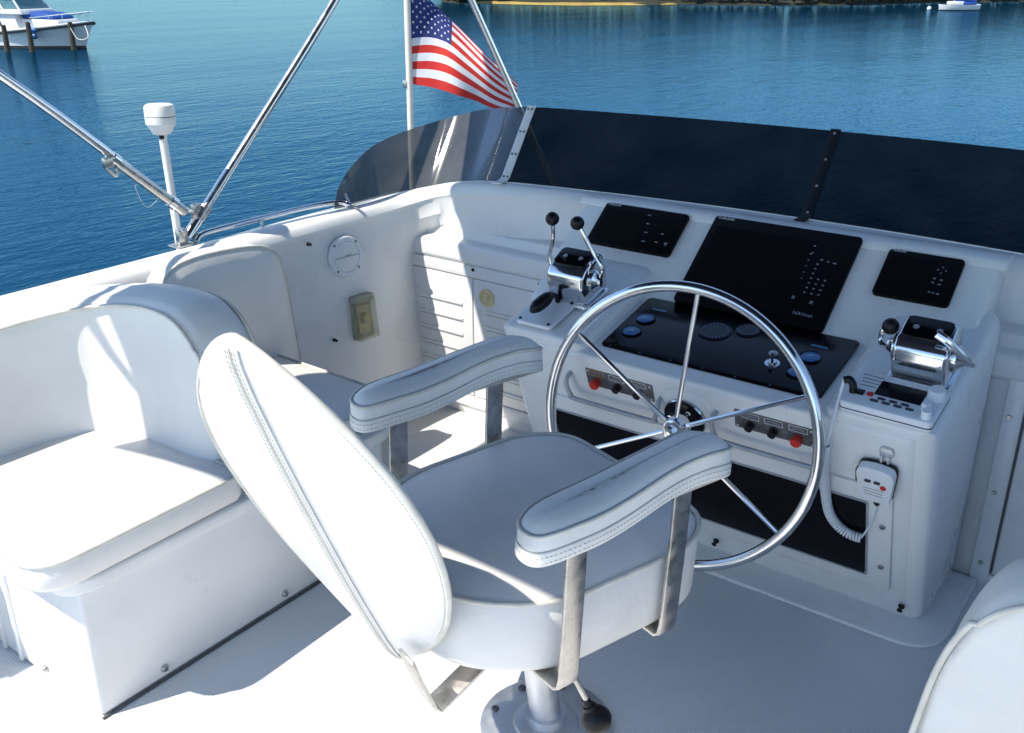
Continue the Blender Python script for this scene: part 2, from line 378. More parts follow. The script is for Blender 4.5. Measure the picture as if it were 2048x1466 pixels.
# ------------------------------------------------------------------ flybridge deck, coaming and the boat below
Whalf = [(-2.64, -2.2, .80), (-2.64, 0.2, .805), (-2.64, 1.2, .81), (-2.64, 1.9, .815), (-2.635, 2.15, .822), (-2.622, 2.3, .828), (-2.612, 2.45, .832), (-2.592, 2.60, .840), (-2.548, 2.715, .854), (-2.47, 2.79, .874), (-2.35, 2.83, .90), (-2.15, 2.85, .92), (-1.8, 2.91, .92), (-1.4, 2.95, .92), (XC, 2.96, .92)]
Wfull = Whalf + [(2*XC - x, y, z) for x, y, z in Whalf[-2::-1]]
W = spline(Wfull, 8)
def pathn(P, i):
    t = P[min(i+1, len(P)-1)] - P[max(i-1, 0)]; t.z = 0; t.normalize(); return Vector((t.y, -t.x, 0))   # inward (towards boat centre)
sec = [(-0.10, -1.15), (-0.075, -0.30), (-0.062, -0.05), (-0.058, -0.022), (-0.045, -0.006), (-0.02, 0.0), (0.035, 0.002), (0.058, -0.004), (0.073, -0.016), (0.080, -0.034), (0.073, -0.05), (0.078, -0.10), (0.108, -0.28)]
rings = []
for i, p in enumerate(W):
    n = pathn(W, i); r = [p + n*d + Vector((0, 0, z)) for d, z in sec]
    sx_ = 1 if p.x > XC else -1
    k = min(1, max(0, (p.y - 2.40)/0.42))
    def low(inset, z):
        a = p + n*inset
        ax = abs(a.x - XC); f = min(1, max(0, (p.y - 2.36)/0.25)) * min(1, max(0, (ax - 0.95)/0.35))
        tx = max(ax, 1.47 - 0.08*(0.7 - z)); ty = max(a.y, 2.80) if ax < 1.36 else a.y + 0.07*f
        return Vector((XC + sx_*(ax + (tx-ax)*f), a.y + (ty-a.y)*f, z))
    r[-1] = low(0.108, p.z - 0.28); r.append(low(0.125, 0.35)); r.append(low(0.15, -0.02))
    r[0] = p - n*0.22 + Vector((0, 0, -1.1)); r[1] = p - n*0.22 + Vector((0, 0, -0.32))
    rings.append(r)
coam = thing('coaming', (XC, 2.9, 0), 'white moulded fibreglass side wall curving round the flybridge', 'boat wall')
cw = mk('wall', loft(rings, caps=False, cyc_ring=False), 'gel', coam, 40)
# dark rub strip along the outer edge of the cap, port side
mk('edge_trim', tube([W[i] + pathn(W, i)*-0.066 + Vector((0, 0, -0.03)) for i in range(0, 40)], 0.009, 8), 'rubber', coam)
for x, y, z in ((-2.537, 2.225, 0.760), (-2.500, 2.28, 0.395)):   # snap studs on the port wall
    mk('snap_fastener', xf(lathe([(.007, 0), (.007, .003), (.004, .004), (.004, .012), (.006, .014), (.0001, .016)], 12), frame((x, y, z), (0, 1, 0), (0, 0, 1))), 'black', coam)
dk = raw([(-2.6, -2.2, 0), (0.5, -2.2, 0), (0.5, 2.95, 0), (-2.6, 2.95, 0)], [(0, 1, 2, 3)])
mk('flybridge_deck', dk, 'deck', kind='structure', smooth=0)
hull = thing('cabin_cruiser', (XC, 0, WATER), 'white boat carrying the flybridge, its cabin and hull below', 'boat')
mk('cabin', prism([(XC-1.6, -4), (XC+1.6, -4), (XC+1.6, 2.6), (XC+1.2, 3.1), (XC-1.2, 3.1), (XC-1.6, 2.6)], -1.75, -0.03, 0.06), 'gel2', hull)
hr = []
for t in range(13):
    y = -6 + 13.5*t/12; w = 2.0*math.sqrt(max(0.002, 1 - max(0, (y-1)/6.5)**2.2)); zs = -1.75 + 0.5*(t/12)**2
    hr.append([Vector((XC-w, y, zs)), Vector((XC-w*0.93, y, WATER-0.2)), Vector((XC+w*0.93, y, WATER-0.2)), Vector((XC+w, y, zs))])
mk('hull', loft(hr), 'hullwhite', hull, 30)

# ------------------------------------------------------------------ windshield
ws = thing('windshield', (XC, 2.96, 0.92), 'dark tinted wraparound acrylic windscreen on top of the coaming', 'windscreen')
S0 = next(i for i, p in enumerate(W) if p.y > 2.43)
S1 = len(W) - 1 - S0
acc = [0.0]
for i in range(S0 + 1, S1 + 1): acc.append(acc[-1] + (W[i] - W[i-1]).length)
LT = acc[-1]
def wsh(s):
    e = min(s, LT - s); L = 0.60
    return 0.248 * (1.0 if e >= L else max(0.0, 1 - (1 - e/L)**2.1)**0.5)
def wpt(i, k, off=0.0):
    p = W[i]; n = pathn(W, i); s = acc[i - S0]; h = wsh(s)
    lean = 0.72 if 0.4 < s < LT-0.4 else 0.72*min(s, LT-s)/0.4 + 0.05
    o_ = Vector((-n.x*0.25, max(-n.y, 0.25), 0)).normalized()
    q = p + o_*(lean*h*k) + Vector((0, 0, 0.002 + h*k))
    return q + (n*1 + Vector((0, 0, lean))).normalized()*off
cuts = [S0]
for xx in (-2.165, -1.03, 0.065): cuts.append(min(range(S0, S1), key=lambda i: abs(W[i].x - xx) + (0 if W[i].y > 2.6 else 9)))
cuts.append(S1)
for a, b in zip(cuts[:-1], cuts[1:]):
    out = [[wpt(i, k/6, -0.004) for k in range(7)] + [wpt(i, k/6, 0.0) for k in range(6, -1, -1)] for i in range(a, b+1)]
    inr = [[wpt(i, k/6, 0.0) for k in range(7)] for i in range(a, b+1)]
    mk('pane', loft(inr, caps=False, cyc_ring=False), 'sunlitpane' if a == S0 or b == S1 else 'glass', ws, 60)
for ci, c in enumerate(cuts[1:4]):
    b0, b1 = wpt(c, 0, 0.004), wpt(c, 1.0, 0.004); n = pathn(W, c); td = Vector((n.y, -n.x, 0))
    up = (b1 - b0).normalized(); nz = td.cross(up); nz = nz if nz.dot(n) > 0 else -nz
    br = mk('bracket', strap([b0 + n*0.06 + Vector((0, 0, 0.003)), b0 + n*0.012 + Vector((0, 0, 0.004)), b0 + up*0.015, b1 + up*0.004], 0.034, 0.004, td), 'sunlitstrip' if ci == 0 else 'black', ws, label='screwed joint strip coloured sunlit white' if ci == 0 else 'screwed joint strip coloured shade black')  # same strips throughout: the sunlit one coloured white, the shaded ones black
    for k in (0.06, 0.36, 0.66, 0.96):
        for sd in ((-0.008, 0.008) if ci == 0 else (0,)):
            q = b0.lerp(b1, k) + td*sd + nz*0.002
            mk('screw', xf(screw(0.0042, 0.003), frame(q, td, nz.cross(td))), 'plate' if ci == 0 else 'alu', br)
# small end clip
i = S0 + 3; n = pathn(W, i)
q0 = wpt(i, 0, 0.004); q1 = wpt(i, 0.35, 0.004) 
cl = mk('clip', strap([q0 + n*0.075 + Vector((0, 0, .004)), q0 + n*0.02 + Vector((0, 0, .004)), q0 + Vector((0, 0, .03)), q0 + Vector((0, 0, .06)) - n*0.02], 0.014, 0.003, (n.y, -n.x, 0)), 'steel', ws)

# ------------------------------------------------------------------ bimini top: poles, fittings, canopy
bim = thing('bimini_top', (-2.7, 1.84, 0.81), 'stainless tube bimini frame with dark canvas overhead', 'bimini')
foot = Vector((-2.70, 1.838, 0.815)); ptop = Vector((-2.70, 2.585, 1.544)); fd = (ptop - foot).normalized()
fpole = mk('front_pole', tube(spline([foot + fd*0.05, ptop, Vector((-2.74, 2.84, 1.83)), Vector((-2.62, 3.0, 2.02)), Vector((XC, 3.0, 2.14)), Vector((0.52, 3.0, 2.02)), Vector((0.64, 2.84, 1.83)), Vector((0.6, 2.585, 1.544)), Vector((0.6, 1.85, 0.82))], 8), 0.0150, 12), 'polesteel', bim)
a0 = Vector((-2.70, 1.862, 0.92)); a1 = Vector((-2.70, 1.351, 1.385)); ad = (a1 - a0).normalized()
apole = mk('rear_pole', tube(spline([a0, a1, Vector((-2.72, .70, 1.88)), Vector((-2.6, .30, 2.06)), Vector((XC, .24, 2.14)), Vector((0.5, .30, 2.06)), Vector((0.62, .75, 1.86)), Vector((.6, 1.351, 1.385)), Vector((.6, 1.86, .92))], 8), 0.0140, 12), 'polesteel', bim)
mk('pole_sleeve', tube([a0 + ad*0.0, a0 + ad*0.30], 0.0168, 12), 'steel', apole)
for d in (0.055, 0.295): mk('collar', tube([a0 + ad*(d-0.012), a0 + ad*(d+0.012)], 0.0205, 12), 'chrome', apole)
mk('hook', join(tube(spline([a0 + ad*0.33 + Vector((0, 0, .018)), a0 + ad*0.335 + Vector((0.012, 0, -.03)), a0 + ad*0.345 + Vector((0.012, 0, -.052)), a0 + ad*0.31 + Vector((0.012, 0, -.055)), a0 + ad*0.305 + Vector((0.012, 0, -.03))], 6), 0.006, 8), xf(box(.02, .03, .03, .004), T(a0 + ad*0.335 + Vector((.01, 0, -.03))))), 'steel', apole)
mk('cord_end', tube(spline([a0 + ad*0.10, a0 + ad*0.14 + Vector((0, -.03, -.055)), a0 + ad*.22 + Vector((0, -.0, -.045)), a0 + ad*.2 + Vector((0, -.01, -.02))], 6), 0.0007, 5), 'rope', apole)
ft = mk('deck_hinge', join(box(0.05, 0.075, 0.008, 0.003, c=(-2.70, 1.835, 0.816)), box(0.022, 0.035, 0.05, 0.006, c=(-2.70, 1.838, 0.842)), xf(lathe([(.011, -.02), (.011, .02), (.006, .023)], 12), frame((-2.70, 1.84, 0.86), (0, 1, 0), (0, 0, 1)))), 'steel', bim)
mk('pole_end', tube([foot + fd*0.03, foot + fd*0.135], 0.0185, 12), 'chrome', bim)
mk('jaw_slide', join(tube([foot + fd*0.10, foot + fd*0.15], 0.021, 12), xf(box(.02, .035, .05, .006), T(foot + fd*0.125 + Vector((0, -0.022, 0.012)))), xf(lathe([(.008, -.018), (.008, .018)], 10), frame(foot + fd*0.115 + Vector((0, -0.03, .018)), (0, 1, 0), (0, 0, 1)))), 'steel', bim)
mk('strut', tube([(-2.165, 3.22, 0.40), (-2.17, 3.2, 0.85), (-2.28, 2.83, 1.546), (-2.36, 2.56, 2.05)], 0.0125, 12), 'polesteel', bim)
cv = []
for i in range(13):
    y = 0.17 + (3.0 - 0.17)*i/12
    row = []
    for k in range(25):
        u = k/12 - 1; x = XC + 1.67*u; z = 2.17 - 0.05*u*u - 0.10*abs(u)**8 - 0.03*math.cos(2*PI*(i/12*2))*0.3
        row.append(Vector((x, y, z)))
    cv.append(row)
mk('canopy', loft(cv, caps=False, cyc_ring=False), 'canvas', bim, 60)

# ------------------------------------------------------------------ antenna, hand rail, flag
ant = thing('satellite_antenna', (-2.75, 1.90, 0.79), 'white mushroom-shaped antenna on a slim white pole beside the bimini foot', 'antenna')
mk('pole', tube([(-2.752, 1.868, 0.60), (-2.752, 1.862, 0.8), (-2.75, 1.852, 1.162)], 0.0128, 14), 'antenna', ant)
hm = frame((-2.75, 1.852, 1.160), (1, 0, 0.02), (0, 1, -0.02))
hd = mk('head', xf(lathe([(.016, 0), (.024, .003), (.027, .004), (.0445, .033), (.0465, .036), (.047, .056), (.0455, .0575), (.0455, .0585), (.047, .060), (.046, .086), (.043, .0925), (.036, .096), (.0001, .0985)], 28), hm), 'antenna', ant, 28)
mk('seam_line', xf(lathe([(.0461, .0572), (.0464, .058), (.0461, .0588)], 28), hm), 'black', hd)
mk('cable_gland', xf(lathe([(.008, -.008), (.008, .003)], 10), frame((-2.742, 1.842, 1.158), (1, 0, 0), (0, 1, 0))), 'black', ant)
rail = thing('hand_rail', (-2.66, 1.9, 0.82), 'polished steel hand rail lying along the port coaming top', 'rail')
mk('bar', tube(spline([(-2.675, 1.872, .822), (-2.68, 1.90, .838), (-2.68, 1.98, .843), (-2.672, 2.2, .847), (-2.652, 2.36, .852), (-2.62, 2.46, .852), (-2.585, 2.485, .842)], 6), 0.0100, 12), 'chrome', rail)
for y, z in ((2.15, .846),): mk('post', tube([(-2.68, y, .80), (-2.682, y, z)], 0.008, 10), 'chrome', rail)

fp = thing('flagpole', (-2.83, 3.1, -1.75), 'slim cream flagpole standing behind the curved windscreen corner', 'flagpole')
mk('pole', tube([(-2.845, 3.1, -1.74), (-2.836, 3.1, 0.8), (-2.822, 3.1, 1.85)], 0.0135, 14), 'pole', fp)
mk('truck_ball', xf(sphere(0.024), T((-2.822, 3.1, 1.87))), 'pole', fp)
mk('clip', xf(box(.02, .02, .03, .004), T((-2.842, 3.09, 1.205))), 'steel', fp)
flag = thing('flag', (-2.83, 3.1, 1.2), 'red white and blue striped flag with stars flying from the pole', 'flag')
er = Vector((math.cos(YAW), math.sin(YAW), 0)); en = Vector((-math.sin(YAW), math.cos(YAW), 0)); fbase = Vector((-2.828, 3.1, 0))
def lerpT(T_, x):
    for (a, b), (c, d) in zip(T_[:-1], T_[1:]):
        if x <= c: return b + (d-b)*(x-a)/(c-a)
    return T_[-1][1]
FX = [(0, 0), (.2, 42), (.4, 80), (.6, 124), (.8, 168), (1, 208)]
FT = [(0, -8), (.2, 22), (.4, 56), (.6, 94), (.8, 130), (1, 162)]
FB = [(0, 166), (.2, 171), (.4, 180), (.6, 194), (.8, 213), (1, 222)]
FP = [(0, 1.0), (.4, 1.85), (.7, 1.5), (1, 1.15)]
def sm(tab, u):
    return (lerpT(tab, max(0, u-.05)) + lerpT(tab, u) + lerpT(tab, min(1, u+.05)))/3 if .05 < u < .95 else lerpT(tab, u)
def FS(u, v, off=0.0):
    X = sm(FX, u) + 5*u*math.sin(3*v + 1); p = sm(FP, u); w = v**p
    Y = sm(FT, u) + (sm(FB, u) - sm(FT, u))*w
    dep = 0.050*u*math.sin(6.0*u + 2.6*v) + 0.06*math.sin(PI*min(1, u*1.1))*(1-v)**1.5 + 0.012*u*math.sin(17*u - 3*v)
    return fbase + er*((X)*0.00205 + 0.008) + en*(dep + off) + Vector((0, 0, 1.203 + (166 - Y)*0.00222))
def patch(u0, u1, v0, v1, nu, nv, off=0):
    return loft([[FS(u0 + (u1-u0)*a/nu, v0 + (v1-v0)*b/nv, off) for b in range(nv+1)] for a in range(nu+1)], caps=False, cyc_ring=False)
CW = 0.40
for k in range(13):
    u0 = CW if k < 7 else 0.0
    mk('stripe', patch(u0, 1, k/13, (k+1)/13, 40 if k >= 7 else 26, 2), 'flagred' if k % 2 == 0 else 'flagwhite', flag, 60)
can = mk('canton', patch(0, CW, 0, 7/13, 18, 12), 'flagblue', flag, 60)
sv = []; sf = []
for r in range(9):
    for c in range(6 if r % 2 == 0 else 5):
        cu = CW*((2*c + (1 if r % 2 == 0 else 2))/12); cvv = (7/13)*((r+1)/10)
        for off in (-0.0022, 0.0022):
            k = len(sv); sv.append(FS(cu, cvv, off))
            for j in range(10):
                rr = 0.0195 if j % 2 == 0 else 0.008; a = PI/2 + j*PI/5
                sv.append(FS(max(0, cu + rr*math.cos(a)*0.63), max(0, cvv - rr*math.sin(a)), off))
            for j in range(10): sf.append((k, k+1+j, k+1+(j+1) % 10))
mk('stars', raw(sv, sf), 'flagwhite', can, 0)
mk('hoist_band', patch(-0.02, 0.012, 0, 1, 2, 16, -0.002), 'flagwhite', flag, 60)

# ------------------------------------------------------------------ lockers either side of the helm
def slot_mesh(x0, x1, z, y): return box(x1-x0, 0.003, 0.0032, 0.0008, c=((x0+x1)/2, y, z))
def locker(name, x0, x1, dirs, label):
    L = thing(name, ((x0+x1)/2, 2.8, 0), label, 'locker')
    body = xprism([(2.735, 0.0), (2.735, 0.62), (2.72, 0.63), (2.72, 0.69), (2.735, 0.70), (2.76, 0.705), (2.768, 0.74), (2.80, 0.75), (2.93, 0.752), (2.93, 0.0)], x0, x1)
    bevel(body, 0.008, 2, 18); mk('body', body, 'gel', L, 30)
    return L
PL = locker('storage_locker', -2.58, -1.60, 1, 'white fibreglass locker with slatted doors left of the helm console')
YF = 2.735
def frame_bars(L, x0, x1, z0, z1, w, y=YF):
    mk('door_frame', bevel(join(box(w, .014, z1-z0+2*w, 0, c=(x0-w/2, y-.005, (z0+z1)/2)), box(x1-x0+0.0, .0138, w, 0, c=((x0+x1)/2, y-.005, z1+w/2)), box(x1-x0, .0138, w, 0, c=((x0+x1)/2, y-.005, z0-w/2))), .003, 2), 'gel', L, 30)
frame_bars(PL, -2.545, -1.62, 0.085, 0.575, 0.045)
for x0, x1, sx0, sx1, zt in ((-2.541, -2.212, -2.475, -2.258, 0.451), (-2.206, -1.63, -2.146, -1.70, 0.442)):
    d = mk('door', box(x1-x0, 0.010, 0.482, 0.003, c=((x0+x1)/2, YF-.004, 0.33)), 'gel', PL)
    for k in range(6):
        z = zt - 0.0625*k
        mk('louvre', slot_mesh(sx0, sx1, z, YF-.0085), 'greymetal', d)
        mk('louvre_lip', xf(box(sx1-sx0, .006, .012, .003), T(((sx0+sx1)/2, YF-.0105, z+.0105))), 'gel', d)
mk('hinge_gasket', box(0.006, 0.004, 0.47, 0.001, c=(-2.544, YF-.0125, 0.33)), 'rubber', PL)
lt = mk('latch', xf(lathe([(.036, 0), (.036, .003), (.033, .006), (.026, .006), (.024, .002), (.0001, .002)], 28), frame((-2.141, YF-.009, .508), (1, 0, 0), (0, 0, 1))), 'cream', PL, label='round cream flush latch')
mk('pull', xf(prism(rrect(.018, .03, .006), .002, .0075, .001), frame((-2.141, YF-.009, .512), (1, 0, 0), (0, 0, 1))), 'cream', lt)
for x, z in ((-2.518, .608), (-2.565, .544), (-2.203, .607), (-2.567, .313), (-1.9, .607)):
    mk('bolt', xf(screw(.0065, .005), frame((x, YF-.0125 if z < .6 else YF-.012, z), (1, 0, 0), (0, 0, 1))), 'black', PL)
SL = locker('storage_locker', -0.46, 0.48, -1, 'white fibreglass locker right of the helm console, mostly cut off by the frame')
frame_bars(SL, -0.312, 0.42, 0.03, 0.585, 0.05)
mk('door', box(0.722, 0.012, 0.545, 0.003, c=(0.055, YF-.005, 0.308)), 'gel', SL)
mk('hinge_gasket', box(0.007, 0.004, 0.53, 0.001, c=(-0.309, YF-.013, 0.305)), 'rubber', SL)
for x, z in ((-.338, .063), (-.345, .523), (-.342, .291)):
    mk('bolt', xf(screw(.007, .005), frame((x, YF-.0125, z), (1, 0, 0), (0, 0, 1))), 'steel', SL)

# ------------------------------------------------------------------ helm console
FA = frame((0, 2.40, .03), (1, 0, 0), (0, -.23, .60))        # front face, raked
GA = frame((0, 2.22, .655), (1, 0, 0), (0, .28, .065))       # gauge panel
UA = frame((0, 2.50, .715), (1, 0, 0), (0, .26, .205))       # upright display face
PA = frame((0, 2.17, .682), (1, 0, 0), (0, .46, .118))       # control pods
def onf(Fm, x, t, h=0.0, rot=0.0): return Fm @ T((x, t, h)) @ Matrix.Rotation(rot, 4, 'Z')
con = thing('helm_console', (XC, 2.4, 0), 'white moulded helm console carrying the wheel, gauges and displays', 'console')
bd = xprism([(2.412, 0.0), (2.163, 0.644), (2.50, 0.7145), (2.53, 0.72), (2.70, 0.72), (2.70, 0.0)], -1.648, -0.425)
bevel(bd, 0.05, 5, 30, lambda e: abs(e.verts[0].co.x - e.verts[1].co.x) < 1e-5); bevel(bd, 0.016, 4, 40, lambda e: abs(e.verts[0].co.x - e.verts[1].co.x) > .5 and e.verts[0].co.y < 2.3); mk('body', bd, 'gel', con, 40)
ub = xprism([(2.44, 0.668), (2.50, 0.7155), (2.76, 0.9205), (2.80, 0.925), (2.90, 0.90), (2.90, 0.55), (2.44, 0.55)], -1.742, -0.445)
bevel(ub, 0.014, 3, 18); mk('instrument_fascia', ub, 'gel', con, 40)
lipm = xprism([(2.748, .914), (2.765, .934), (2.80, .94), (2.86, .935), (2.86, .90), (2.77, .90)], -1.76, -0.43)
bevel(lipm, .006, 2, 18); mk('fascia_lip', lipm, 'gel', con, 40)
for x0, x1 in ((-1.662, -1.362), (-0.678, -0.402)):
    pd = xprism([(2.412, 0.010), (2.158, 0.674), (2.66, 0.807), (2.72, 0.807), (2.72, 0.010)], x0, x1)
    bevel(pd, 0.045, 5, 30, lambda e: abs(e.verts[0].co.x - e.verts[1].co.x) < 1e-5); bevel(pd, 0.020, 4, 40, lambda e: abs(e.verts[0].co.x - e.verts[1].co.x) > .1 and e.verts[0].co.y < 2.3 and e.verts[0].co.z > .5); mk('control_pod', pd, 'gel', con, 40)
# toe ledge where the moulding meets the deck
tl = prism(rpoly([(-1.75, 2.286), (-.335, 2.286), (-.335, 2.715), (-1.75, 2.715)], [.08, .13, .01, .01], 8), 0.0, 0.012)
bevel(tl, 0.006, 3, 60); mk('toe_ledge', tl, 'gel', con, 40)
for p in ((1428, 1086), (1797, 1222)):
    q = at_z(p[0], p[1], 0.055)
    mk('snap_fastener', xf(lathe([(.009, 0), (.009, .003), (.005, .005), (.005, .014), (.008, .017), (.0001, .02)], 12), frame((q.x, 2.385, .055), (1, 0, 0), (0, -.3, 1))), 'black', con)
# lower access panel: white plate with smoked acrylic insert
pl = mk('access_panel', xf(join(*[prism(rrect(1.03, .40, .02), 0, .010, .003)]), FA @ T((-1.010, .270, .0))), 'gel', con)
mk('smoked_insert', xf(prism(rrect(.95, .283, .008), .010, .0125, .0008), FA @ T((-1.034, .268, 0))), 'smoke', pl)
mk('insert_edge', xf(join(box(.955, .005, .004, .001, c=(0, .144, 0)), box(.955, .005, .004, .001, c=(0, -.144, 0)), box(.005, .283, .004, .001, c=(-.478, 0, 0)), box(.005, .283, .004, .001, c=(.478, 0, 0))), FA @ T((-1.034, .268, .0125))), 'greymetal', pl)
for t in (.335, .174): mk('bolt', xf(screw(.0085, .006), onf(FA, -.518, t, .010)), 'steel', pl)
# switch plates and guard rails
def switch_plate(xc, tc, order, label):
    P = mk('switch_plate', xf(prism(rrect(.215, .062, .004), 0, .004, .001), onf(FA, xc, tc)), 'plate', con, label=label)
    for x, kind in order:
        if kind == 'red': mk('stop_button', xf(lathe([(.010, 0), (.009, .010), (.0145, .011), (.0150, .018), (.013, .024), (.0001, .026)], 20), onf(FA, xc+x, tc-.010, .004)), 'red', P)
        else: mk('start_button', xf(lathe([(.012, 0), (.012, .004), (.007, .006), (.007, .012), (.011, .013), (.011, .019), (.0001, .021)], 20), onf(FA, xc+x, tc-.010, .004)), 'black', P)
        mk('caption_plate', xf(join(box(.048, .0012, .001, 0, c=(0, .009, 0)), box(.048, .0012, .001, 0, c=(0, -.009, 0)), box(.0012, .018, .001, 0, c=(-.024, 0, 0)), box(.0012, .018, .001, 0, c=(.024, 0, 0))), onf(FA, xc+x, tc+.019, .0046)), 'amber' if kind == 'red' and xc < -1 else 'print', P)
        mk('caption', xf(join(*[box(.004, .004, .0008, 0, c=(-.014+.0056*j, 0, 0)) for j in range(6)]), onf(FA, xc+x, tc+.019, .0046)), 'dimprint', P)
    for x in (-.1, .1):
        for y in (-.024, .024): mk('screw', xf(screw(.0035, .002), onf(FA, xc+x, tc+y, .004)), 'alu', P)
switch_plate(-1.252, .580, ((-.074, 'red'), (-.006, 'blk'), (.062, 'blk')), 'grey engine switch plate with red button at its left')
switch_plate(-.798, .576, ((-.063, 'blk'), (0, 'blk'), (.065, 'red')), 'grey engine switch plate with red button at its right')
for xc, tc in ((-1.268, .54), (-.81, .54)):
    w = .148
    pts = [(-w, .035, 0), (-w, .033, .022), (-w, .012, .034), (-w+.012, -.02, .038), (-w+.03, -.03, .038), (w-.03, -.03, .038), (w-.012, -.02, .038), (w, .012, .034), (w, .033, .022), (w, .035, 0)]
    mk('guard_rail', tube([onf(FA, xc, tc) @ Vector(p) for p in spline(pts, 4)], .0068, 10), 'greymetal', con)
# wheel mounting boss and helm pump disc
mk('wheel_boss', xf(lathe([(.095, -.004), (.093, .003), (.080, .010), (.0001, .010)], 32), onf(FA, -1.044, .535)), 'gel', con)
hp = mk('helm_pump', xf(lathe([(.060, .010), (.061, .018), (.059, .022), (.054, .024), (.0001, .026)], 36), onf(FA, -1.047, .535)), 'blackgloss', con)
mk('pump_rim', xf(lathe([(.0605, .012), (.0625, .016), (.0605, .020)], 36), onf(FA, -1.047, .535)), 'chrome', hp)
for k in range(3):
    a = math.radians(60 + 120*k)
    mk('bolt', xf(lathe([(.008, 0), (.008, .006), (.005, .008), (.005, .014), (.0001, .015)], 6), onf(FA, -1.047 + .040*math.cos(a), .535 + .040*math.sin(a), .024)), 'chrome', hp)
# gauge panel
gp = mk('gauge_panel', xf(prism(rrect(.640, .292, .018), .0, .005, .0012), GA @ T((-1.022, .150, .0))), 'blackgloss', con, label='black gloss gauge panel with round gauges under the wheel rim')
for x, t in ((-1.289, .176), (-1.291, .098), (-.791, .170), (-.794, .092)):
    g = mk('gauge', xf(lathe([(.029, .005), (.029, .009), (.0265, .010), (.0265, .008), (.0001, .008)], 28), onf(GA, x, t)), 'blackgloss', gp)
    mk('gauge_lens', xf(lathe([(.0262, .0082), (.022, .0105), (.012, .012), (.0001, .0125)], 28), onf(GA, x, t)), 'lens', g)
    mk('needle', xf(box(.016, .0012, .0006, 0), onf(GA, x, t, .0125, 0.6)), 'print', g)
for x, t, r in ((-1.077, .194, .048), (-.995, .232, .034)):
    g = mk('gauge', xf(lathe([(r, .005), (r, .008), (r-.004, .009), (r-.004, .007), (.0001, .007)], 36), onf(GA, x, t)), 'dial', gp)
    mk('tick_ring', xf(join(*[xf(box(.0016, .006, .0006, 0), Matrix.Rotation(2*PI*k/24, 4, 'Z') @ T((0, r*.78, 0))) for k in range(24)]), onf(GA, x, t, .0078)), 'dimprint', g)
for x, t in ((-1.276, .236), (-.79, .23)):
    mk('gauge_label', xf(box(.045, .006, .0008, 0), onf(GA, x, t, .0054)), 'lens', gp)
ky = mk('key_switch', xf(lathe([(.020, .005), (.020, .008), (.013, .009), (.012, .014), (.0001, .014)], 24), onf(GA, -.869, .104)), 'chrome', gp)
mk('key', xf(prism(rrect(.006, .024, .002), 0, .018, .001), onf(GA, -.869, .104, .013, .4)), 'black', ky)
mk('push_button', xf(lathe([(.0125, .005), (.0125, .010), (.009, .013), (.0001, .014)], 24), onf(GA, -.884, .147)), 'alu', gp)
for k in range(7): mk('screw', xf(screw(.0025, .0015), onf(GA, -1.31 + .095*k, .010, .005)), 'plate', gp)

# ------------------------------------------------------------------ displays
def display(x0, x1, t0, t1, h, label, logo, keys, sx):
    w, l = x1-x0, t1-t0; c = onf(UA, (x0+x1)/2, (t0+t1)/2)
    D = thing('marine_display', c.translation, label, 'display', None)
    mk('housing', xf(prism(rrect(w, l, .012), 0, h, .004), c), 'housing', D)
    mk('screen', xf(prism(rrect(w*sx[1], l*.78, .004), h, h+.0005), c @ T((sx[0]*w, -.004, 0))), 'housing', D)
    text('lettering', 'FURUNO', logo, c @ T((-w/2 + .012, l/2 - logo*1.05, h+.0006)), 'print', D)
    for kx, kt, kw in keys:
        mk('key_legend', xf(box(kw, .0035, .0008, 0), onf(UA, kx, kt, h+.0006)), 'dimprint', D)
    return D
display(-1.650, -1.348, .164, .332, .016, 'small black marine display at the left of the fascia, above the throttle levers', .011,
        [(-1.478, .304, .011), (-1.468, .270, .011), (-1.459, .236, .010), (-1.452, .201, .013), (-1.402, .240, .010), (-1.408, .206, .010), (-1.375, .208, .011), (-1.374, .201, .008)], (-.18, .54))
ck = [(-.928, .287, .007), (-.926, .262, .006), (-.929, .257, .006)]
for r in range(4): ck += [(-.928 + .0015*r, .235 - .022*r, .003)]
ck += [(-.892, .243, .008), (-.872, .240, .006), (-.853, .238, .010)]
for r in range(7):
    for c in range(3 if r > 2 else 1): ck.append((-.898 + .020*c - .0*r, .226 - .017*r, .006))
ck += [(-.922, .104, .008), (-.922, .098, .008), (-.868, .098, .009), (-.868, .092, .009)]
cdsp = display(-1.262, -.808, .012, .345, .018, 'large black marine display in the middle of the fascia', .013, ck, (-.1, .70))
text('lettering', 'NAVnet', .017, onf(UA, -.905, .046, .0188), 'dimprint', cdsp)
display(-.7275, -.5275, .166, .324, .016, 'small black marine display at the right end of the fascia', .0085,
        [(-.585, .276, .003), (-.575, .286, .003), (-.565, .276, .003), (-.575, .266, .003), (-.585, .246, .007), (-.567, .244, .007), (-.585, .232, .006), (-.568, .229, .008), (-.585, .200, .005), (-.575, .199, .005), (-.563, .198, .008)], (-.12, .62))

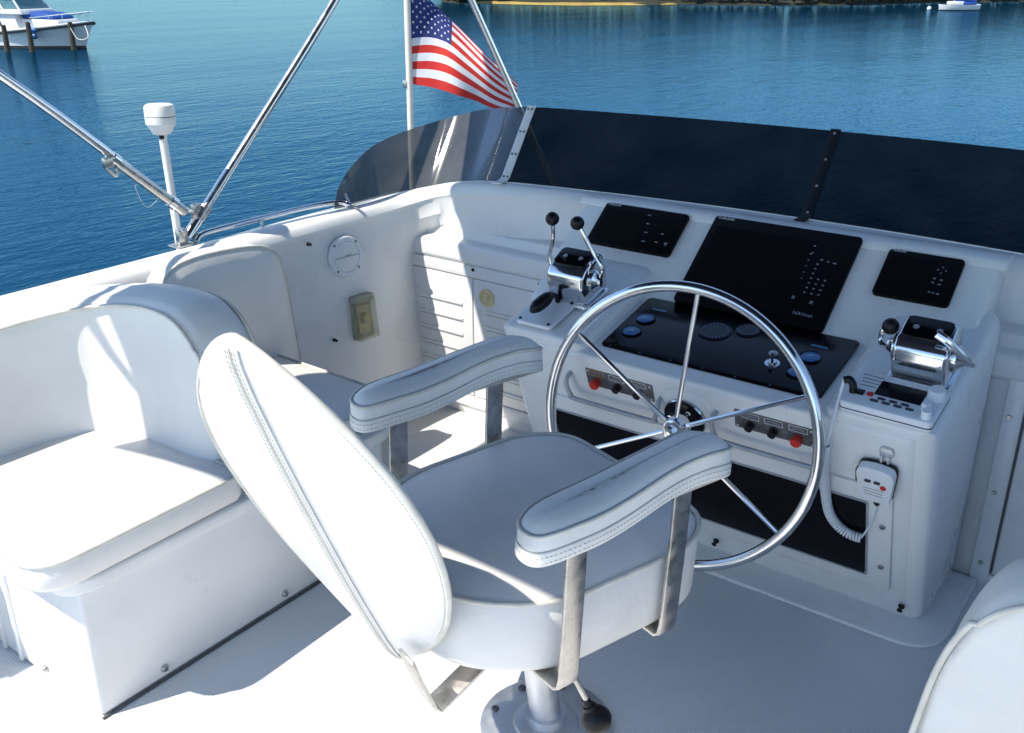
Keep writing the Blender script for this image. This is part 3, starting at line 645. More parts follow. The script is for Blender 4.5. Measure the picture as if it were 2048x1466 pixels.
# ------------------------------------------------------------------ steering wheel
WC = Vector((-1.018, 2.075, 0.546)); ps, th = math.radians(3.3), math.radians(7)
wn_ = Vector((math.sin(ps)*math.cos(th), -math.cos(ps)*math.cos(th), math.sin(th))); we1 = Vector((math.cos(ps), math.sin(ps), 0)); we2 = wn_.cross(we1)
we2 = we2 if we2.z > 0 else -we2
wheel = thing('steering_wheel', WC, 'large polished stainless steering wheel with slim straight spokes', 'steering wheel')
RW = 0.372
wp = lambda a, r, d=0: WC + we1*(r*math.cos(a)) + we2*(r*math.sin(a)) + wn_*d
mk('rim', tube([wp(2*PI*k/96, RW) for k in range(96)], .0148, 14, True), 'chrome', wheel, 60)
hubd = -0.004
for k in range(6):
    a = math.radians(27 + 60*k)
    mk('spoke', tube([wp(a, .018, hubd), wp(a, .06, hubd+.004), wp(a, RW-.004, 0)], .0062, 10), 'chrome', wheel)
mk('hub', xf(lathe([(.031, -.03), (.031, .012), (.027, .020), (.020, .022), (.0001, .022)], 28), frame(WC + wn_*hubd, we1, we2)), 'chrome', wheel)
mk('hub_nut', xf(lathe([(.014, .02), (.014, .034), (.010, .038), (.0001, .04)], 6), frame(WC + wn_*hubd, we1, we2)), 'chrome', wheel)
pump_c = onf(FA, -1.047, .535, .02).translation
mk('shaft', tube([WC + wn_*(hubd-.02), pump_c], .012, 14), 'chrome', wheel)

# ------------------------------------------------------------------ throttle controls
def control(name, base, levers, label):
    C_ = thing(name, base.translation, label, 'throttle')
    mk('base_flange', xf(prism(rrect(.150, .135, .02), 0, .008, .003), base), 'chrome', C_)
    base = base @ Matrix.Scale(1.22, 4)
    prof = [(-.048, .006), (-.056, .055), (-.050, .085), (-.030, .100), (.030, .112), (.052, .100), (.060, .055), (.052, .006)]
    b = bmesh.new(); b.free()
    v = [(-.052, p[0], p[1]) for p in prof] + [(.052, p[0], p[1]) for p in prof]; n = len(prof)
    b = raw(v, [tuple(range(n)), tuple(range(n, 2*n))] + [(i, (i+1) % n, n+(i+1) % n, n+i) for i in range(n)])
    bevel(b, .009, 3, 20)
    mk('housing', xf(b, base), 'chrome', C_, 40)
    top = base @ frame((0, 0, .1075), (1, 0, 0), (0, .060, .012))
    tp = mk('top_plate', xf(prism(rrect(.088, .058, .012), -.001, .004, .001), top), 'blackgloss', C_)
    for sx in (-.022, .022): mk('badge', xf(lathe([(.006, .004), (.006, .0048), (.0045, .0048), (.0045, .0042), (.0001, .0042)], 16), top @ T((sx, -.002, 0))), 'alu', tp)
    for s, pts in levers:
        mk('pivot', xf(lathe([(.028, 0), (.028, .008), (.018, .014), (.012, .022), (.0001, .024)], 20), base @ frame((s*.052, .0, .055), (0, 1, 0), (0, 0, s))), 'chrome', C_)
        P = [base @ (Vector(p)/1.22 if i_ > 1 else Vector(p)) for i_, p in enumerate(pts)]
        L = mk('lever', tube(spline(P, 6), .0066 if s < 0 or pts[-1][2] > .2 else .0095, 10), 'chrome', C_)
        if s < 0 or pts[-1][2] > .2: mk('knob', xf(sphere(.0205), T(P[-1])), 'black', L, 60)
    return C_
cl_ = onf(PA, -1.505, .200, .003)
control('throttle_control', cl_, [(-1, [(-.066, 0, .055), (-.078, .006, .09), (-.088, .020, .15), (-.082, .025, .19), (-.072, .018, .238)]), (1, [(.066, 0, .055), (.074, .004, .09), (.066, .010, .15), (.04, .012, .20), (.018, .014, .240)])],
        'chrome twin lever throttle at the left with both black knobs upright')
cr_ = onf(PA, -.500, .190, .003)
control('throttle_control', cr_, [(-1, [(-.066, 0, .055), (-.082, .0, .050), (-.112, .012, .07), (-.108, .018, .095), (-.090, .012, .112)]), (1, [(.066, 0, .055), (.088, -.012, .058), (.085, -.036, .105), (.055, -.045, .14), (.03, -.046, .155)])],
        'chrome twin lever shift control at the right with levers pushed down')
# trim lever on white plate
tm = thing('trim_lever', onf(PA, -1.54, .08).translation, 'black lever on a white screwed plate in front of the left throttle', 'lever')
mk('plate', xf(prism(rrect(.125, .150, .014), 0, .012, .003), onf(PA, -1.540, .078, .002)), 'whiteplastic', tm)
for x in (-.05, .05):
    for t in (-.062, .062): mk('screw', xf(screw(.005, .003), onf(PA, -1.540+x, .078+t, .014)), 'black', tm)
lv = [(0, .06, .014), (.002, .05, .04), (0, .03, .052), (-.004, .0, .05), (-.010, -.035, .046), (-.014, -.055, .042)]
mk('handle', tube([onf(PA, -1.536, .075) @ Vector(p) for p in spline(lv, 5)], [.007]*8 + [.009, .011, .013, .015, .017, .0185, .0195, .020, .020, .020, .0195, .019, .018, .016, .014, .012, .009, .006][:18], 12), 'black', tm)

# ------------------------------------------------------------------ radio and microphone
rb = onf(PA, -.524, .045, .003, -.02)
rd = thing('marine_radio', rb.translation, 'white marine radio with dark screen and keys on the right pod', 'radio')
mk('case', xf(prism(rrect(.212, .142, .012), 0, .030, .005, 3), rb), 'whiteplastic', rd)
mk('gasket', xf(prism(rrect(.2135, .1435, .012), .011, .0135), rb), 'black', rd)
mk('screen', xf(prism(rrect(.106, .058, .004), .030, .0312), rb @ T((.010, .014, 0))), 'screen', rd)
for r in range(2):
    for c in range(4 - r):
        mk('key', xf(prism(rrect(.019, .008, .0035), .030, .0325, .0006), rb @ T((-.034 + .027*c + .013*r, -.040 + .0125*r, 0))), 'key', rd)
mk('distress_key', xf(lathe([(.008, .030), (.008, .033), (.0001, .034)], 16), rb @ T((-.050, -.020, 0))), 'red', rd)
mk('key_cover', xf(prism(rrect(.019, .019, .002), .030, .034, .001), rb @ T((-.073, -.022, 0))), 'blackgloss', rd)
for x, y, r, h in ((.085, .030, .021, .024), (.078, -.022, .011, .018), (.088, -.052, .012, .02)):
    mk('knob', xf(lathe([(r, .030), (r*.95, .030+h*.8), (r*.8, .030+h), (.0001, .030+h)], 20), rb @ T((x, y, 0))), 'whiteplastic', rd)
for k in range(4): mk('speaker_slot', xf(box(.052-.006*k, .0016, .0008, 0), rb @ T((-.066, .052-.014*k, .0303)) @ Matrix.Rotation(-.03, 4, 'Z')), 'key', rd)
mk('cable_plug', tube(spline([rb @ Vector(p) for p in ((-.088, -.028, .030), (-.090, -.024, .048), (-.100, -.020, .058), (-.112, -.024, .056))], 5), .009, 12), 'black', rd)
mc = onf(FA, -.531, .510, .022)
mic = thing('radio_microphone', mc.translation, 'white handheld radio microphone hanging on its hook below the radio', 'microphone')
mo = [(-.030, -.056), (.030, -.056), (.036, -.045), (.044, .02), (.043, .040), (.034, .052), (0, .057), (-.034, .052), (-.043, .040), (-.044, .02), (-.036, -.045)]
mo = [(p.x, p.y) for p in spline([(a, b, 0) for a, b in mo], 3, True)]
mk('case', xf(prism(mo, -.012, .018, .006, 3), mc), 'whiteplastic', mic, 40)
mk('case_back', xf(prism([(a*1.04, b*1.03) for a, b in mo], -.016, -.006, .002), mc), 'black', mic)
for x in (-.016, .006): mk('key', xf(prism(rrect(.015, .009, .003), .018, .020), mc @ T((x, .014, 0))), 'key', mic)
mk('red_key', xf(lathe([(.007, .018), (.007, .0205), (.0001, .021)], 16), mc @ T((.021, .002, 0))), 'red', mic)
for k in range(3): mk('speaker_slot', xf(box(.050-.003*k, .0016, .0006, 0), mc @ T((-.002, -.012-.010*k, .0183))), 'dimprint', mic)
mk('talk_key', xf(prism(rrect(.006, .04, .002), -.006, .010, .001), mc @ T((-.046, .012, 0))), 'black', mic)
mk('strain_relief', tube([mc @ Vector((0, -.054, 0)), mc @ Vector((0, -.078, -.004)), mc @ Vector((0, -.090, -.006))], [.010, .009, .006], 12), 'black', mic)
hk = mk('hook', xf(join(prism(rrect(.032, .03, .008), 0, .006, .001), box(.006, .022, .016, .002, c=(-.008, -.012, .010)), box(.006, .022, .016, .002, c=(.008, -.012, .010))), onf(FA, -.515, .600, .004)), 'alu', mic)
path = [rb @ Vector((-.112, -.024, .056)), onf(FA, -.640, .640, .045).translation, onf(FA, -.652, .585, .035).translation, onf(FA, -.658, .49, .03).translation, onf(FA, -.652, .37, .028).translation, onf(FA, -.634, .318, .028).translation, onf(FA, -.602, .290, .028).translation, onf(FA, -.566, .286, .028).translation]
Pp = spline(path, 40)
i0 = 56
mk('cord', tube(Pp[:i0+1:4] + [Pp[i0]], .0042, 8), 'whiteplastic', mic)
hel = []; turns = 0.0; nrm = Vector((0, 0, 1)); 
for i in range(i0, len(Pp) - 1):
    a, b = Pp[i], Pp[i+1]; t = (b-a).normalized(); nrm = (Vector((1, .2, .1)) - t*Vector((1, .2, .1)).dot(t)).normalized(); bi = t.cross(nrm)
    L = (b-a).length; st = max(2, int(L/0.0009))
    for k in range(st):
        turns += L/st/0.0078; ph = 2*PI*turns
        hel.append(a.lerp(b, k/st) + nrm*(.0105*math.cos(ph)) + bi*(.0105*math.sin(ph)))
mk('coiled_cord', tube(hel, .0034, 6), 'whiteplastic', mic, 80)
mk('cord', tube(spline([Pp[-1], onf(FA, -.553, .318, .026).translation, onf(FA, -.537, .37, .02).translation, mc @ Vector((0, -.090, -.006))], 6), .0026, 8), 'whiteplastic', mic)

# ------------------------------------------------------------------ speaker and switch box on the port wall
wallf = frame((-2.523, 2.385, 0.682), (0.13, 1, 0), (-0.12, 0, 1))
sp = thing('wall_speaker', wallf.translation, 'round white speaker screwed to the port side wall', 'speaker')
mk('trim_ring', xf(lathe([(.076, 0), (.076, .004), (.070, .010), (.058, .011), (.056, .008), (.0001, .008)], 36), wallf), 'whiteplastic', sp)
mk('grille', xf(lathe([(.056, .008), (.054, .0105), (.03, .0125), (.0001, .013)], 36), wallf), 'gel', sp)
mk('grille_bar', xf(box(.108, .002, .001, 0), wallf @ T((0, 0, .0128))), 'dimprint', sp)
mk('badge', xf(box(.03, .004, .0012, 0), wallf @ T((.004, .004, .0135)) @ Matrix.Rotation(.1, 4, 'Z')), 'greymetal', sp)
for k in range(4):
    a = PI/4 + k*PI/2; mk('screw', xf(screw(.005, .003), wallf @ T((.066*math.cos(a), .066*math.sin(a), .008))), 'black', sp)
bxf = frame((-2.500, 2.418, 0.445), (0.10, 1, 0), (-0.12, 0, 1))
sb = thing('switch_box', bxf.translation, 'weathered rectangular switch box with round cream knob on the port wall', 'switch')
mk('backplate', xf(prism(rrect(.092, .160, .008), 0, .014, .002), bxf), 'creamdirty', sb)
mk('inner_plate', xf(prism(rrect(.052, .105, .004), .014, .018, .001), bxf @ T((0, -.004, 0))), 'cream', sb)
mk('hood', xf(prism(rrect(.094, .026, .006), .0, .040, .003), bxf @ T((0, .075, 0))), 'creamdirty', sb)
mk('knob', xf(lathe([(.021, .018), (.021, .034), (.018, .037), (.0001, .037)], 24), bxf @ T((.006, -.002, 0))), 'cream', sb)
mk('clear_cover', xf(join(box(.090, .155, .0015, 0, c=(0, 0, .044)), box(.0015, .155, .030, 0, c=(-.0452, 0, .029)), box(.0015, .155, .030, 0, c=(.0452, 0, .029)), box(.089, .0015, .030, 0, c=(0, -.0785, .029))), bxf), 'clear', sb, 0)

# ------------------------------------------------------------------ settees
def cushion(outline, z0, z1, crown=0.02, er=0.022, n=6):
    """upholstered pad from a plan outline: rounded bottom edge, welted top edge, crowned top"""
    cx = sum(p[0] for p in outline)/len(outline); cy = sum(p[1] for p in outline)/len(outline)
    def ring(s, z): return [Vector((cx + (x-cx)*s, cy + (y-cy)*s, z)) for x, y in outline]
    w = max(max(abs(x-cx) for x, y in outline), 0.1)
    k = er/w
    rings = [ring(1-k, z0), ring(1-k*.3, z0+er*.4), ring(1, z0+er), ring(1, z1-er*.5), ring(1-k*.25, z1-er*.1), ring(1-k*.7, z1+.002)]
    for t in (0.85, 0.65, 0.45, 0.25, 0.08): rings.append(ring(t*(1-k*.7), z1 + crown*(1 - t**2.4)))
    bm = loft(rings); return bm
def welt(outline, z, r=0.005, s=1.0):
    return tube([Vector((x, y, z)) for x, y in outline], r, 8, True)
def settee(mir, label):
    mx = (lambda x: 2*XC - x - .055) if mir else (lambda x: x)
    o = thing('settee', (mx(-2.2), 1.4, 0), label, 'settee')
    bs = prism([(mx(-2.5), .885), (mx(-1.867-.09*mir), .885), (mx(-1.867-.09*mir), 1.86 if not mir else 1.5), (mx(-1.95), 1.93 if not mir else 1.53), (mx(-2.5), 1.93 if not mir else 1.53)], 0.004, 0.352, 0.012, 3)
    base = mk('base', bs, 'gel', o, 30)
    mk('sealant_line', box(.006, .975 if not mir else .6, .006, .001, c=(mx(-1.864-.09*mir), 1.372 if not mir else 1.19, .003)), 'rubber', base)
    mk('seat_ledge', prism(rpoly([(mx(-2.5), .85), (mx(-1.845-.09*mir), .85), (mx(-1.845-.09*mir), 1.90 if not mir else 1.53), (mx(-2.5), 1.95 if not mir else 1.535)], [.01, .09, .06, .01]), 0.352, 0.388, 0.010, 3), 'gel', base)
    for y in (1.06, 1.45): mk('bolt', xf(screw(.010, .008), frame((mx(-1.866), y, .035), (0, 1 if not mir else -1, 0), (0, 0, 1))), 'steel', base)
    mk('bolt', xf(screw(.010, .008), frame((mx(-2.10), .884, .035), (1, 0, 0), (0, 0, 1))), 'steel', base)
    for x in (-2.30, -2.22): mk('moulding_rib', box(.012, .012, .33, .004, c=(mx(x), .882, .17)), 'gel', base)
    # seat cushions
    ex = -.09 if mir else 0
    sa = rpoly([(mx(-2.46), .79), (mx(-1.832+ex), .79), (mx(-1.845+ex), 1.345), (mx(-2.46), 1.345)], [.03, .10, .03, .03])
    c1 = mk('seat_cushion', cushion(sa, .388, .468, .022), 'vinyl', o, 50, label='white aft seat cushion lit by the sun')
    mk('piping', welt(sa, .466), 'welt', c1, 80)
    if not mir:
     sb_ = rpoly([(mx(-2.47), 1.56), (mx(-1.86), 1.56), (mx(-1.90), 1.955), (mx(-2.47), 1.965)], [.03, .03, .09, .03])
     c2 = mk('seat_cushion', cushion(sb_, .388, .452, .03), 'vinyl', o, 50)
     mk('piping', welt(sb_, .452), 'welt', c2, 80)
    # wrapped backrest of the aft seat: plan path of the inner face from the aft port side round to the starboard end
    path = spline([(-2.452, 0.30, .80), (-2.452, .80, .80), (-2.448, 1.02, .802), (-2.425, 1.17, .815), (-2.36, 1.285, .832), (-2.25, 1.345, .845), (-2.14, 1.36, .846), (-2.07, 1.36, .832), (-2.02, 1.36, .797), (-1.985, 1.36, .74), (-1.962, 1.36, .66), (-1.948, 1.36, .55), (-1.936, 1.36, .44), (-1.93, 1.36, .385)], 6)
    rings = []
    for i, p in enumerate(path):
        t = path[min(i+1, len(path)-1)] - path[max(i-1, 0)]; t.z = 0; t.normalize(); n = Vector((t.y, -t.x, 0)); zt = p.z
        f = min(1, max(0, (p.y - 1.0)/0.3)); depth = 0.145*(1-f) + 0.175*f
        zb = .40 if p.x < -2.1 else .40 - .055*min(1, (p.x + 2.1)/.12); hh = zt - zb
        fl = min(1, hh/.25)
        prof = [(.060*fl, zb), (.045*fl, zb+hh*.18), (.012*fl, zb+hh*.5), (0.0, zt-.05*fl), (-.002, zt-.018*fl), (-.010, zt-.004), (-.03, zt+.006), (-depth*.5, zt+.014), (-depth+.03, zt+.004), (-depth+.006, zt-.02*fl), (-depth, zt-.06*fl), (-depth, zb)]
        rings.append([Vector((mx(p.x + n.x*d), p.y + n.y*d, z)) for d, z in prof])
    bk = mk('backrest', loft(rings), 'vinyl', o, 50)
    wl = [Vector((mx(p.x), p.y-.006, p.z-.012)) if p.x < -2.0 else Vector((mx(p.x+.004), p.y-.006, p.z-.004)) for p in path]
    mk('piping', tube(wl, .0052, 8), 'welt', bk, 80)
    # forward seat backrest on the side wall
    fo = [(1.545, .40), (1.55, .70), (1.60, .815), (1.70, .845), (1.90, .835), (2.00, .80), (2.035, .72), (2.055, .55), (2.07, .40)]
    fr = spline([(0, a, b) for a, b in fo], 4)
    r0 = [Vector((mx(-2.52), p.y, p.z)) for p in fr]; r1 = [Vector((mx(-2.45), p.y, p.z)) for p in fr]
    cyy, czz = 1.80, .55
    r2 = [Vector((mx(-2.437), cyy + (p.y-cyy)*.96, czz + (p.z-czz)*.96)) for p in fr]; r3 = [Vector((mx(-2.425), cyy + (p.y-cyy)*.6, czz + (p.z-czz)*.6)) for p in fr]
    if mir: return o
    b2 = mk('backrest', loft([r0, r1, r2, r3]), 'vinyl', o, 50)
    mk('piping', tube([Vector((mx(-2.447), p.y, p.z)) for p in fr], .0052, 8), 'welt', b2, 80)
    # forward face of the divider
    mk('piping', tube([Vector((mx(p.x), p.y+.170, p.z-.013)) for p in path if p.y > 1.335], .0052, 8), 'welt', bk, 80)
    return o
settee(False, 'white back-to-back vinyl settee along the port side with sunlit seat')
settee(True, 'white vinyl settee at the lower right corner, only its rounded back showing')

# ------------------------------------------------------------------ helm chair
hd_, ro_ = math.radians(16.0), math.radians(2.5)
CU = Vector((math.sin(hd_), math.cos(hd_), 0)); CV = Vector((math.cos(hd_)*math.cos(ro_), -math.sin(hd_)*math.cos(ro_), -math.sin(ro_)))
CF = frame((-1.064, 1.465, 0.001), CV, CU)      # local x right, y forward, z up
chair = thing('helm_chair', (-1.035, 1.47, 0), 'white upholstered helm chair with padded arms on a steel pedestal', 'chair')
ped = Vector((-1.01, 1.494, 0)); ptp = CF @ Vector((0.01, 0.0, .44))
bp_ = mk('base_plate', xf(lathe([(.155, .002), (.155, .009), (.150, .012), (.078, .014), (.074, .020), (.060, .024), (.0001, .024)], 40), T(ped)), 'alu', chair, 30)
for k in range(8):
    a = PI*k/4 + .3; mk('bolt', xf(lathe([(.010, 0), (.010, .004), (.007, .007), (.0001, .008)], 10), T(ped + Vector((.128*math.cos(a), .128*math.sin(a), .011)))), 'plate', bp_)
mk('pedestal', tube([ped + Vector((0, 0, .018)), ped.lerp(ptp, .5), ptp], .0365, 24), 'alu', chair)
mk('pedestal_collar', tube([ped + Vector((0, 0, .016)), ped + Vector((0, 0, .045))], .048, 24), 'alu', chair)
mk('corrosion_streak', tube(spline([ped + Vector((-.018, -.033, .03)), ped + Vector((-.02, -.0325, .12)), ped + Vector((-.017, -.0335, .2)), ped + Vector((-.02, -.0325, .3))], 5), .002, 6), 'plate', chair)
so_ = rpoly([(-.275, -.16), (-.14, -.315), (.14, -.315), (.275, -.16), (.285, .20), (.22, .30), (-.22, .30), (-.285, .20)], [.16, .15, .15, .16, .08, .10, .10, .08])
seat = mk('seat', xf(cushion(so_, .408, .588, .030, .030), CF), 'vinyl2', chair, 50)
mk('piping', xf(welt(so_, .584, .0052), CF), 'welt', seat, 80)
mk('seat_pan', xf(prism([(x*.86, y*.86) for x, y in so_], .398, .412, .003), CF), 'steel', chair)
# backrest: shield outline in a reclined plane
BL, BWD, BTM = .872, .246, .575
BP = T((-.014, -.306, 0)) @ Matrix.Rotation(math.radians(18.0), 4, 'Z') @ frame((0, 0, .36), (1, 0, 0), (0, -.426, 1.0))     # x right, y up the back, z to the rear
def bw(t): return BWD*(math.sin(PI/2*t/BTM)**.705 if t < BTM else max(0, math.cos(PI/2*(t-BTM)/(1-BTM)))**.70)
tt = [0, .004, .012, .03, .06] + [.1 + .05*k for k in range(17)] + [.93, .955, .975, .988, .996, 1]
ol = [(bw(t), BL*t) for t in tt]
ol = ol + [(-x, y) for x, y in ol[-2:0:-1]]
cyb = BL*.5
def bring(s, zf):
    return [Vector((x*s, cyb + (y-cyb)*s, zf(x*s, cyb + (y-cyb)*s, s))) for x, y in ol]
curve_ = lambda x, y: 0.0
rear = []
for s, d in ((1.0, .0), (1.010, .006), (1.008, .013), (.985, .020), (.93, .025), (.80, .030), (.55, .034), (.3, .036), (.06, .0365)):
    rear.append(bring(s, lambda x, y, s_, d=d: d - .024*(abs(x)/BWD)*(d/.03)))
front = []
for s, d in ((.06, -.060), (.4, -.056), (.65, -.046), (.83, -.030), (.94, -.014), (1.0, .0)):
    front.append(bring(s, lambda x, y, s_, d=d: d))
BM = CF @ BP
back = mk('backrest', xf(loft(front + rear[1:]), BM), 'vinyl2', chair, 55)
mk('piping', xf(tube([Vector((x*1.006, cyb + (y-cyb)*1.006, .002 + curve_(x, y))) for x, y in ol], .0055, 8, True), BM), 'welt', back, 80)
def seam_pts(x0, dz=0.0, n=40):
    out = []
    for k in range(n+1):
        y = BL*(.004 + .992*k/n); s = abs(y - cyb)/cyb
        prof = [(0, .0365), (.3, .036), (.55, .034), (.80, .030), (.93, .025), (.985, .020), (1.0, .016)]
        out.append(Vector((x0*(1 - .3*s*s), y, lerpT(prof, min(1, s)) + dz)))
    return out
mk('seam_strip', xf(strap(seam_pts(0, .0006), .034, .0030, (1, 0, 0)), BM), 'vinyl2', back, 60)
mk('seam_cord', xf(tube(seam_pts(0.0, .0022), .0026, 6), BM), 'welt', back, 80)
for x in (-.013, -.006, .006, .013):
    sp_ = seam_pts(x, .0024, 120)
    mk('stitching', xf(dashes(sp_), BM), 'thread', back, 0)
# edge stitching near the piping, starboard side
es = [Vector((x*1.0, cyb + (y-cyb)*1.0, 0)) for x, y in ol]
es = [Vector((x*.990, cyb + (y-cyb)*.990, .0095)) for x, y in ol]
esr = []
for a, b in zip(es, es[1:] + es[:1]):
    esr += [a.lerp(b, t) for t in (0, .33, .66)]
mk('stitching', xf(dashes(esr), BM), 'thread', back, 0)
# back brackets
for sx in (.105,):
    mk('back_bracket', xf(strap([(sx, -.37, .46), (sx, -.35, .40), (sx, -.318, .318), (sx, -.305, .305), (sx, -.18, .37), (sx, -.10, .398)], .050, .007, (1, 0, 0)), CF), 'steel', chair)
# arms
for sx in (-1, 1):
    armo = []
    prof_len = [(-.247, .012), (-.238, .030), (-.218, .042), (-.185, .050), (-.12, .054), (-.04, .051), (.04, .046), (.10, .045), (.150, .049), (.185, .050), (.212, .044), (.233, .033), (.246, .019), (.251, .007)]
    zt = lambda u: .798 + .034/(1 + math.exp(-(u+.0)/.055)) - .024*max(0, (u-.14)/.1)**2 - .010*max(0, (-u-.16)/.08)**2
    def arm_ring(sw, dz, sl=1.0):
        pts = [(p.x*sw, p.y*sl) for p in spline([(w, u, 0) for u, w in prof_len] + [(-w, u, 0) for u, w in prof_len[::-1]], 4, True)]
        return [CF @ Vector((sx*.290 + w, u, zt(u) + dz)) for w, u in pts]
    rings = [arm_ring(.80, -.050, .97), arm_ring(1.0, -.048, 1.0), arm_ring(1.02, -.034, 1.004), arm_ring(1.0, -.027, 1.0), arm_ring(1.0, -.010, 1.0), arm_ring(.93, .000, .985), arm_ring(.78, .007, .955), arm_ring(.60, .0115, .92), arm_ring(.42, .0142, .885), arm_ring(.25, .0156, .85), arm_ring(.10, .0162, .82), arm_ring(.02, .0163, .80)]
    A = mk('armrest', loft(rings), 'vinyl2', chair, 45, label='padded white right armrest' if sx > 0 else 'padded white left armrest')
    mk('piping', tube(arm_ring(.955, .0, .99), .0040, 8, True), 'welt', A, 80)
    mk('seam_line', tube(arm_ring(.90, .0028, .979), .0009, 6, True), 'seam', A, 80)
    mk('skirt_seam', tube(arm_ring(1.010, -.028, 1.002), .0012, 6, True), 'seam', A, 80)
    mk('skirt', loft([arm_ring(1.025, -.030, 1.006), arm_ring(1.040, -.032, 1.009), arm_ring(1.048, -.054, 1.010), arm_ring(1.03, -.056, 1.007)]), 'vinyl2', A, 50)
    for dz in (-.038, -.049):
        r_ = spline(arm_ring(1.050, dz, 1.0112), 6, True)
        mk('stitching', dashes(r_ + r_[:1]), 'thread', A, 0)
    for u in (-.135, .130):
        mk('arm_bracket', xf(strap([(sx*.20, u-.004, .404), (sx*.287, u-.002, .402), (sx*.297, u-.001, .410), (sx*.300, u, .43), (sx*.302, u, .62), (sx*.300, u, .77), (sx*.29, u, .782)], .046, .008, (0, 1, 0)), CF), 'steel', chair)
lvr = mk('adjust_lever', xf(tube([(.12, -.07, .435), (.20, -.055, .36), (.245, -.03, .275)], .0065, 10), CF), 'steel', chair)
kb = CF @ Vector((.262, -.018, .235)); kd = (CF.to_3x3() @ Vector((.045, .028, -.09))).normalized()
mk('knob', xf(lathe([(.009, -.045), (.010, -.03), (.014, -.028), (.014, -.020), (.024, -.012), (.032, .002), (.032, .014), (.024, .028), (.010, .035), (.0001, .036)], 24), frame(kb, kd.orthogonal(), kd.cross(kd.orthogonal()))), 'black', lvr, 50)

# ------------------------------------------------------------------ moored yacht, pilings, fenders
bow = at_z(173, 97, WATER); hdg = math.atan2(.313, .949)
yacht = thing('moored_yacht', bow, 'white motor yacht with blue canvas cover moored at the pilings', 'yacht')
YM = T(bow) @ Matrix.Rotation(hdg, 4, 'Z')      # x forward
def station(x):
    t = min(1, max(0, -x/4.5)); return t
hr = []; sheer = []
for k in range(26):
    s = k/25; xs = 0.95 - 13.0*s**1.15
    xw = 0.0 - 12.05*s**1.15
    bs_ = 1.95*(1 - (1 - min(1, s/.42))**2.0)**0.8 + 0.02; bw_ = 1.75*(1 - (1 - min(1, s/.5))**1.5)**1.0 + 0.01
    zs = 1.86 - .75*min(1, s/.55) + .1*s; zc = .55
    xm = xs*.45 + xw*.55; bm_ = bw_*.62 + bs_*.3
    hr.append([Vector((xs, bs_, zs)), Vector((xm, bm_, .95)), Vector((xw, bw_, .18)), Vector((xw-.1, bw_*.9, -.3)), Vector((xw-.1, -bw_*.9, -.3)), Vector((xw, -bw_, .18)), Vector((xm, -bm_, .95)), Vector((xs, -bs_, zs))])
    sheer.append((xs, bs_, zs))
yh = mk('hull', xf(loft(hr), YM), 'hullwhite', yacht, 50)
for sd in (-1, 1):
    mk('rub_rail', xf(tube([Vector((x, sd*(b+.02), z-.08)) for x, b, z in sheer], .10, 6), YM), 'hullblack', yh)
    mk('boot_stripe', xf(loft([[r[2 if sd > 0 else 5] + Vector((0, sd*.02, .02)), r[2 if sd > 0 else 5] + Vector((0, sd*.02, -.25))] for r in hr], caps=False, cyc_ring=False), YM), 'hullblack', yh)
    mk('toe_rail', xf(tube([Vector((x, sd*b, z+.05)) for x, b, z in sheer], .06, 6), YM), 'hullwhite', yh)
def ycab(name, pts, hw0, hw1, m, par, bw=.06):
    """side profile (x,z) extruded across, narrower at the top"""
    zs_ = [p[1] for p in pts]; z0, z1 = min(zs_), max(zs_); n = len(pts); v = []
    for sd in (-1, 1):
        for x, z in pts: v.append((x, sd*(hw0 + (hw1-hw0)*(z-z0)/(z1-z0)), z))
    b = raw(v, [tuple(range(n)), tuple(range(n, 2*n))] + [(i, (i+1) % n, n+(i+1) % n, n+i) for i in range(n)])
    if bw: bevel(b, bw, 2, 25)
    return mk(name, xf(b, YM), m, par, 35)
ycab('foredeck', [(-1.0, 1.5), (-1.25, 2.0), (-5.4, 2.05), (-5.4, 1.3)], 1.25, 1.1, 'hullwhite', yacht)
cb = ycab('cabin', [(-4.2, 1.2), (-4.7, 2.40), (-12.2, 2.38), (-12.2, 1.1)], 1.7, 1.5, 'hullwhite', yacht)
ycab('canvas_cover', [(-1.5, 2.02), (-1.7, 2.28), (-2.3, 2.46), (-4.2, 2.58), (-4.6, 2.40), (-4.4, 2.08)], 1.1, .9, 'bluecover', yacht, .12)
ub_ = ycab('upper_deck', [(-3.7, 2.36), (-3.9, 2.70), (-12, 2.70), (-12, 2.36)], 1.75, 1.7, 'hullwhite', yacht)
ycab('helm_enclosure', [(-4.0, 2.70), (-5.0, 3.75), (-11.6, 3.75), (-11.6, 2.70)], 1.45, 1.25, 'tealglass', yacht, .03)
ycab('hard_top', [(-4.6, 3.72), (-4.8, 3.88), (-12, 3.88), (-12, 3.72)], 1.6, 1.55, 'hullwhite', yacht)
for x0 in (-4.2, -5.7, -7.1, -8.5, -10.0):
    for sd in (-1, 1): mk('enclosure_post', xf(tube([(x0+.1, sd*1.47, 2.66), (x0-.75, sd*1.27, 3.76)], .075, 6), YM), 'hullwhite', yacht)
for x0, x1 in ((-5.75, -6.65), (-6.8, -7.9), (-8.05, -8.9)):
    for sd in (-1, 1):
        mk('cabin_window', xf(raw([(x0, sd*1.665, 1.55), (x1, sd*1.665, 1.55), (x1, sd*1.58, 2.22), (x0-.35*(x0 == -5.75), sd*1.58, 2.22)], [(0, 1, 2, 3)]), YM), 'darkglass', cb, 0)
bsr = mk('bow_rail', xf(tube([Vector((x, b*.92, z+.75)) for x, b, z in sheer[9:0:-1]] + [Vector((x, -b*.92, z+.75)) for x, b, z in sheer[1:10]], .03, 6), YM), 'chrome', yacht)
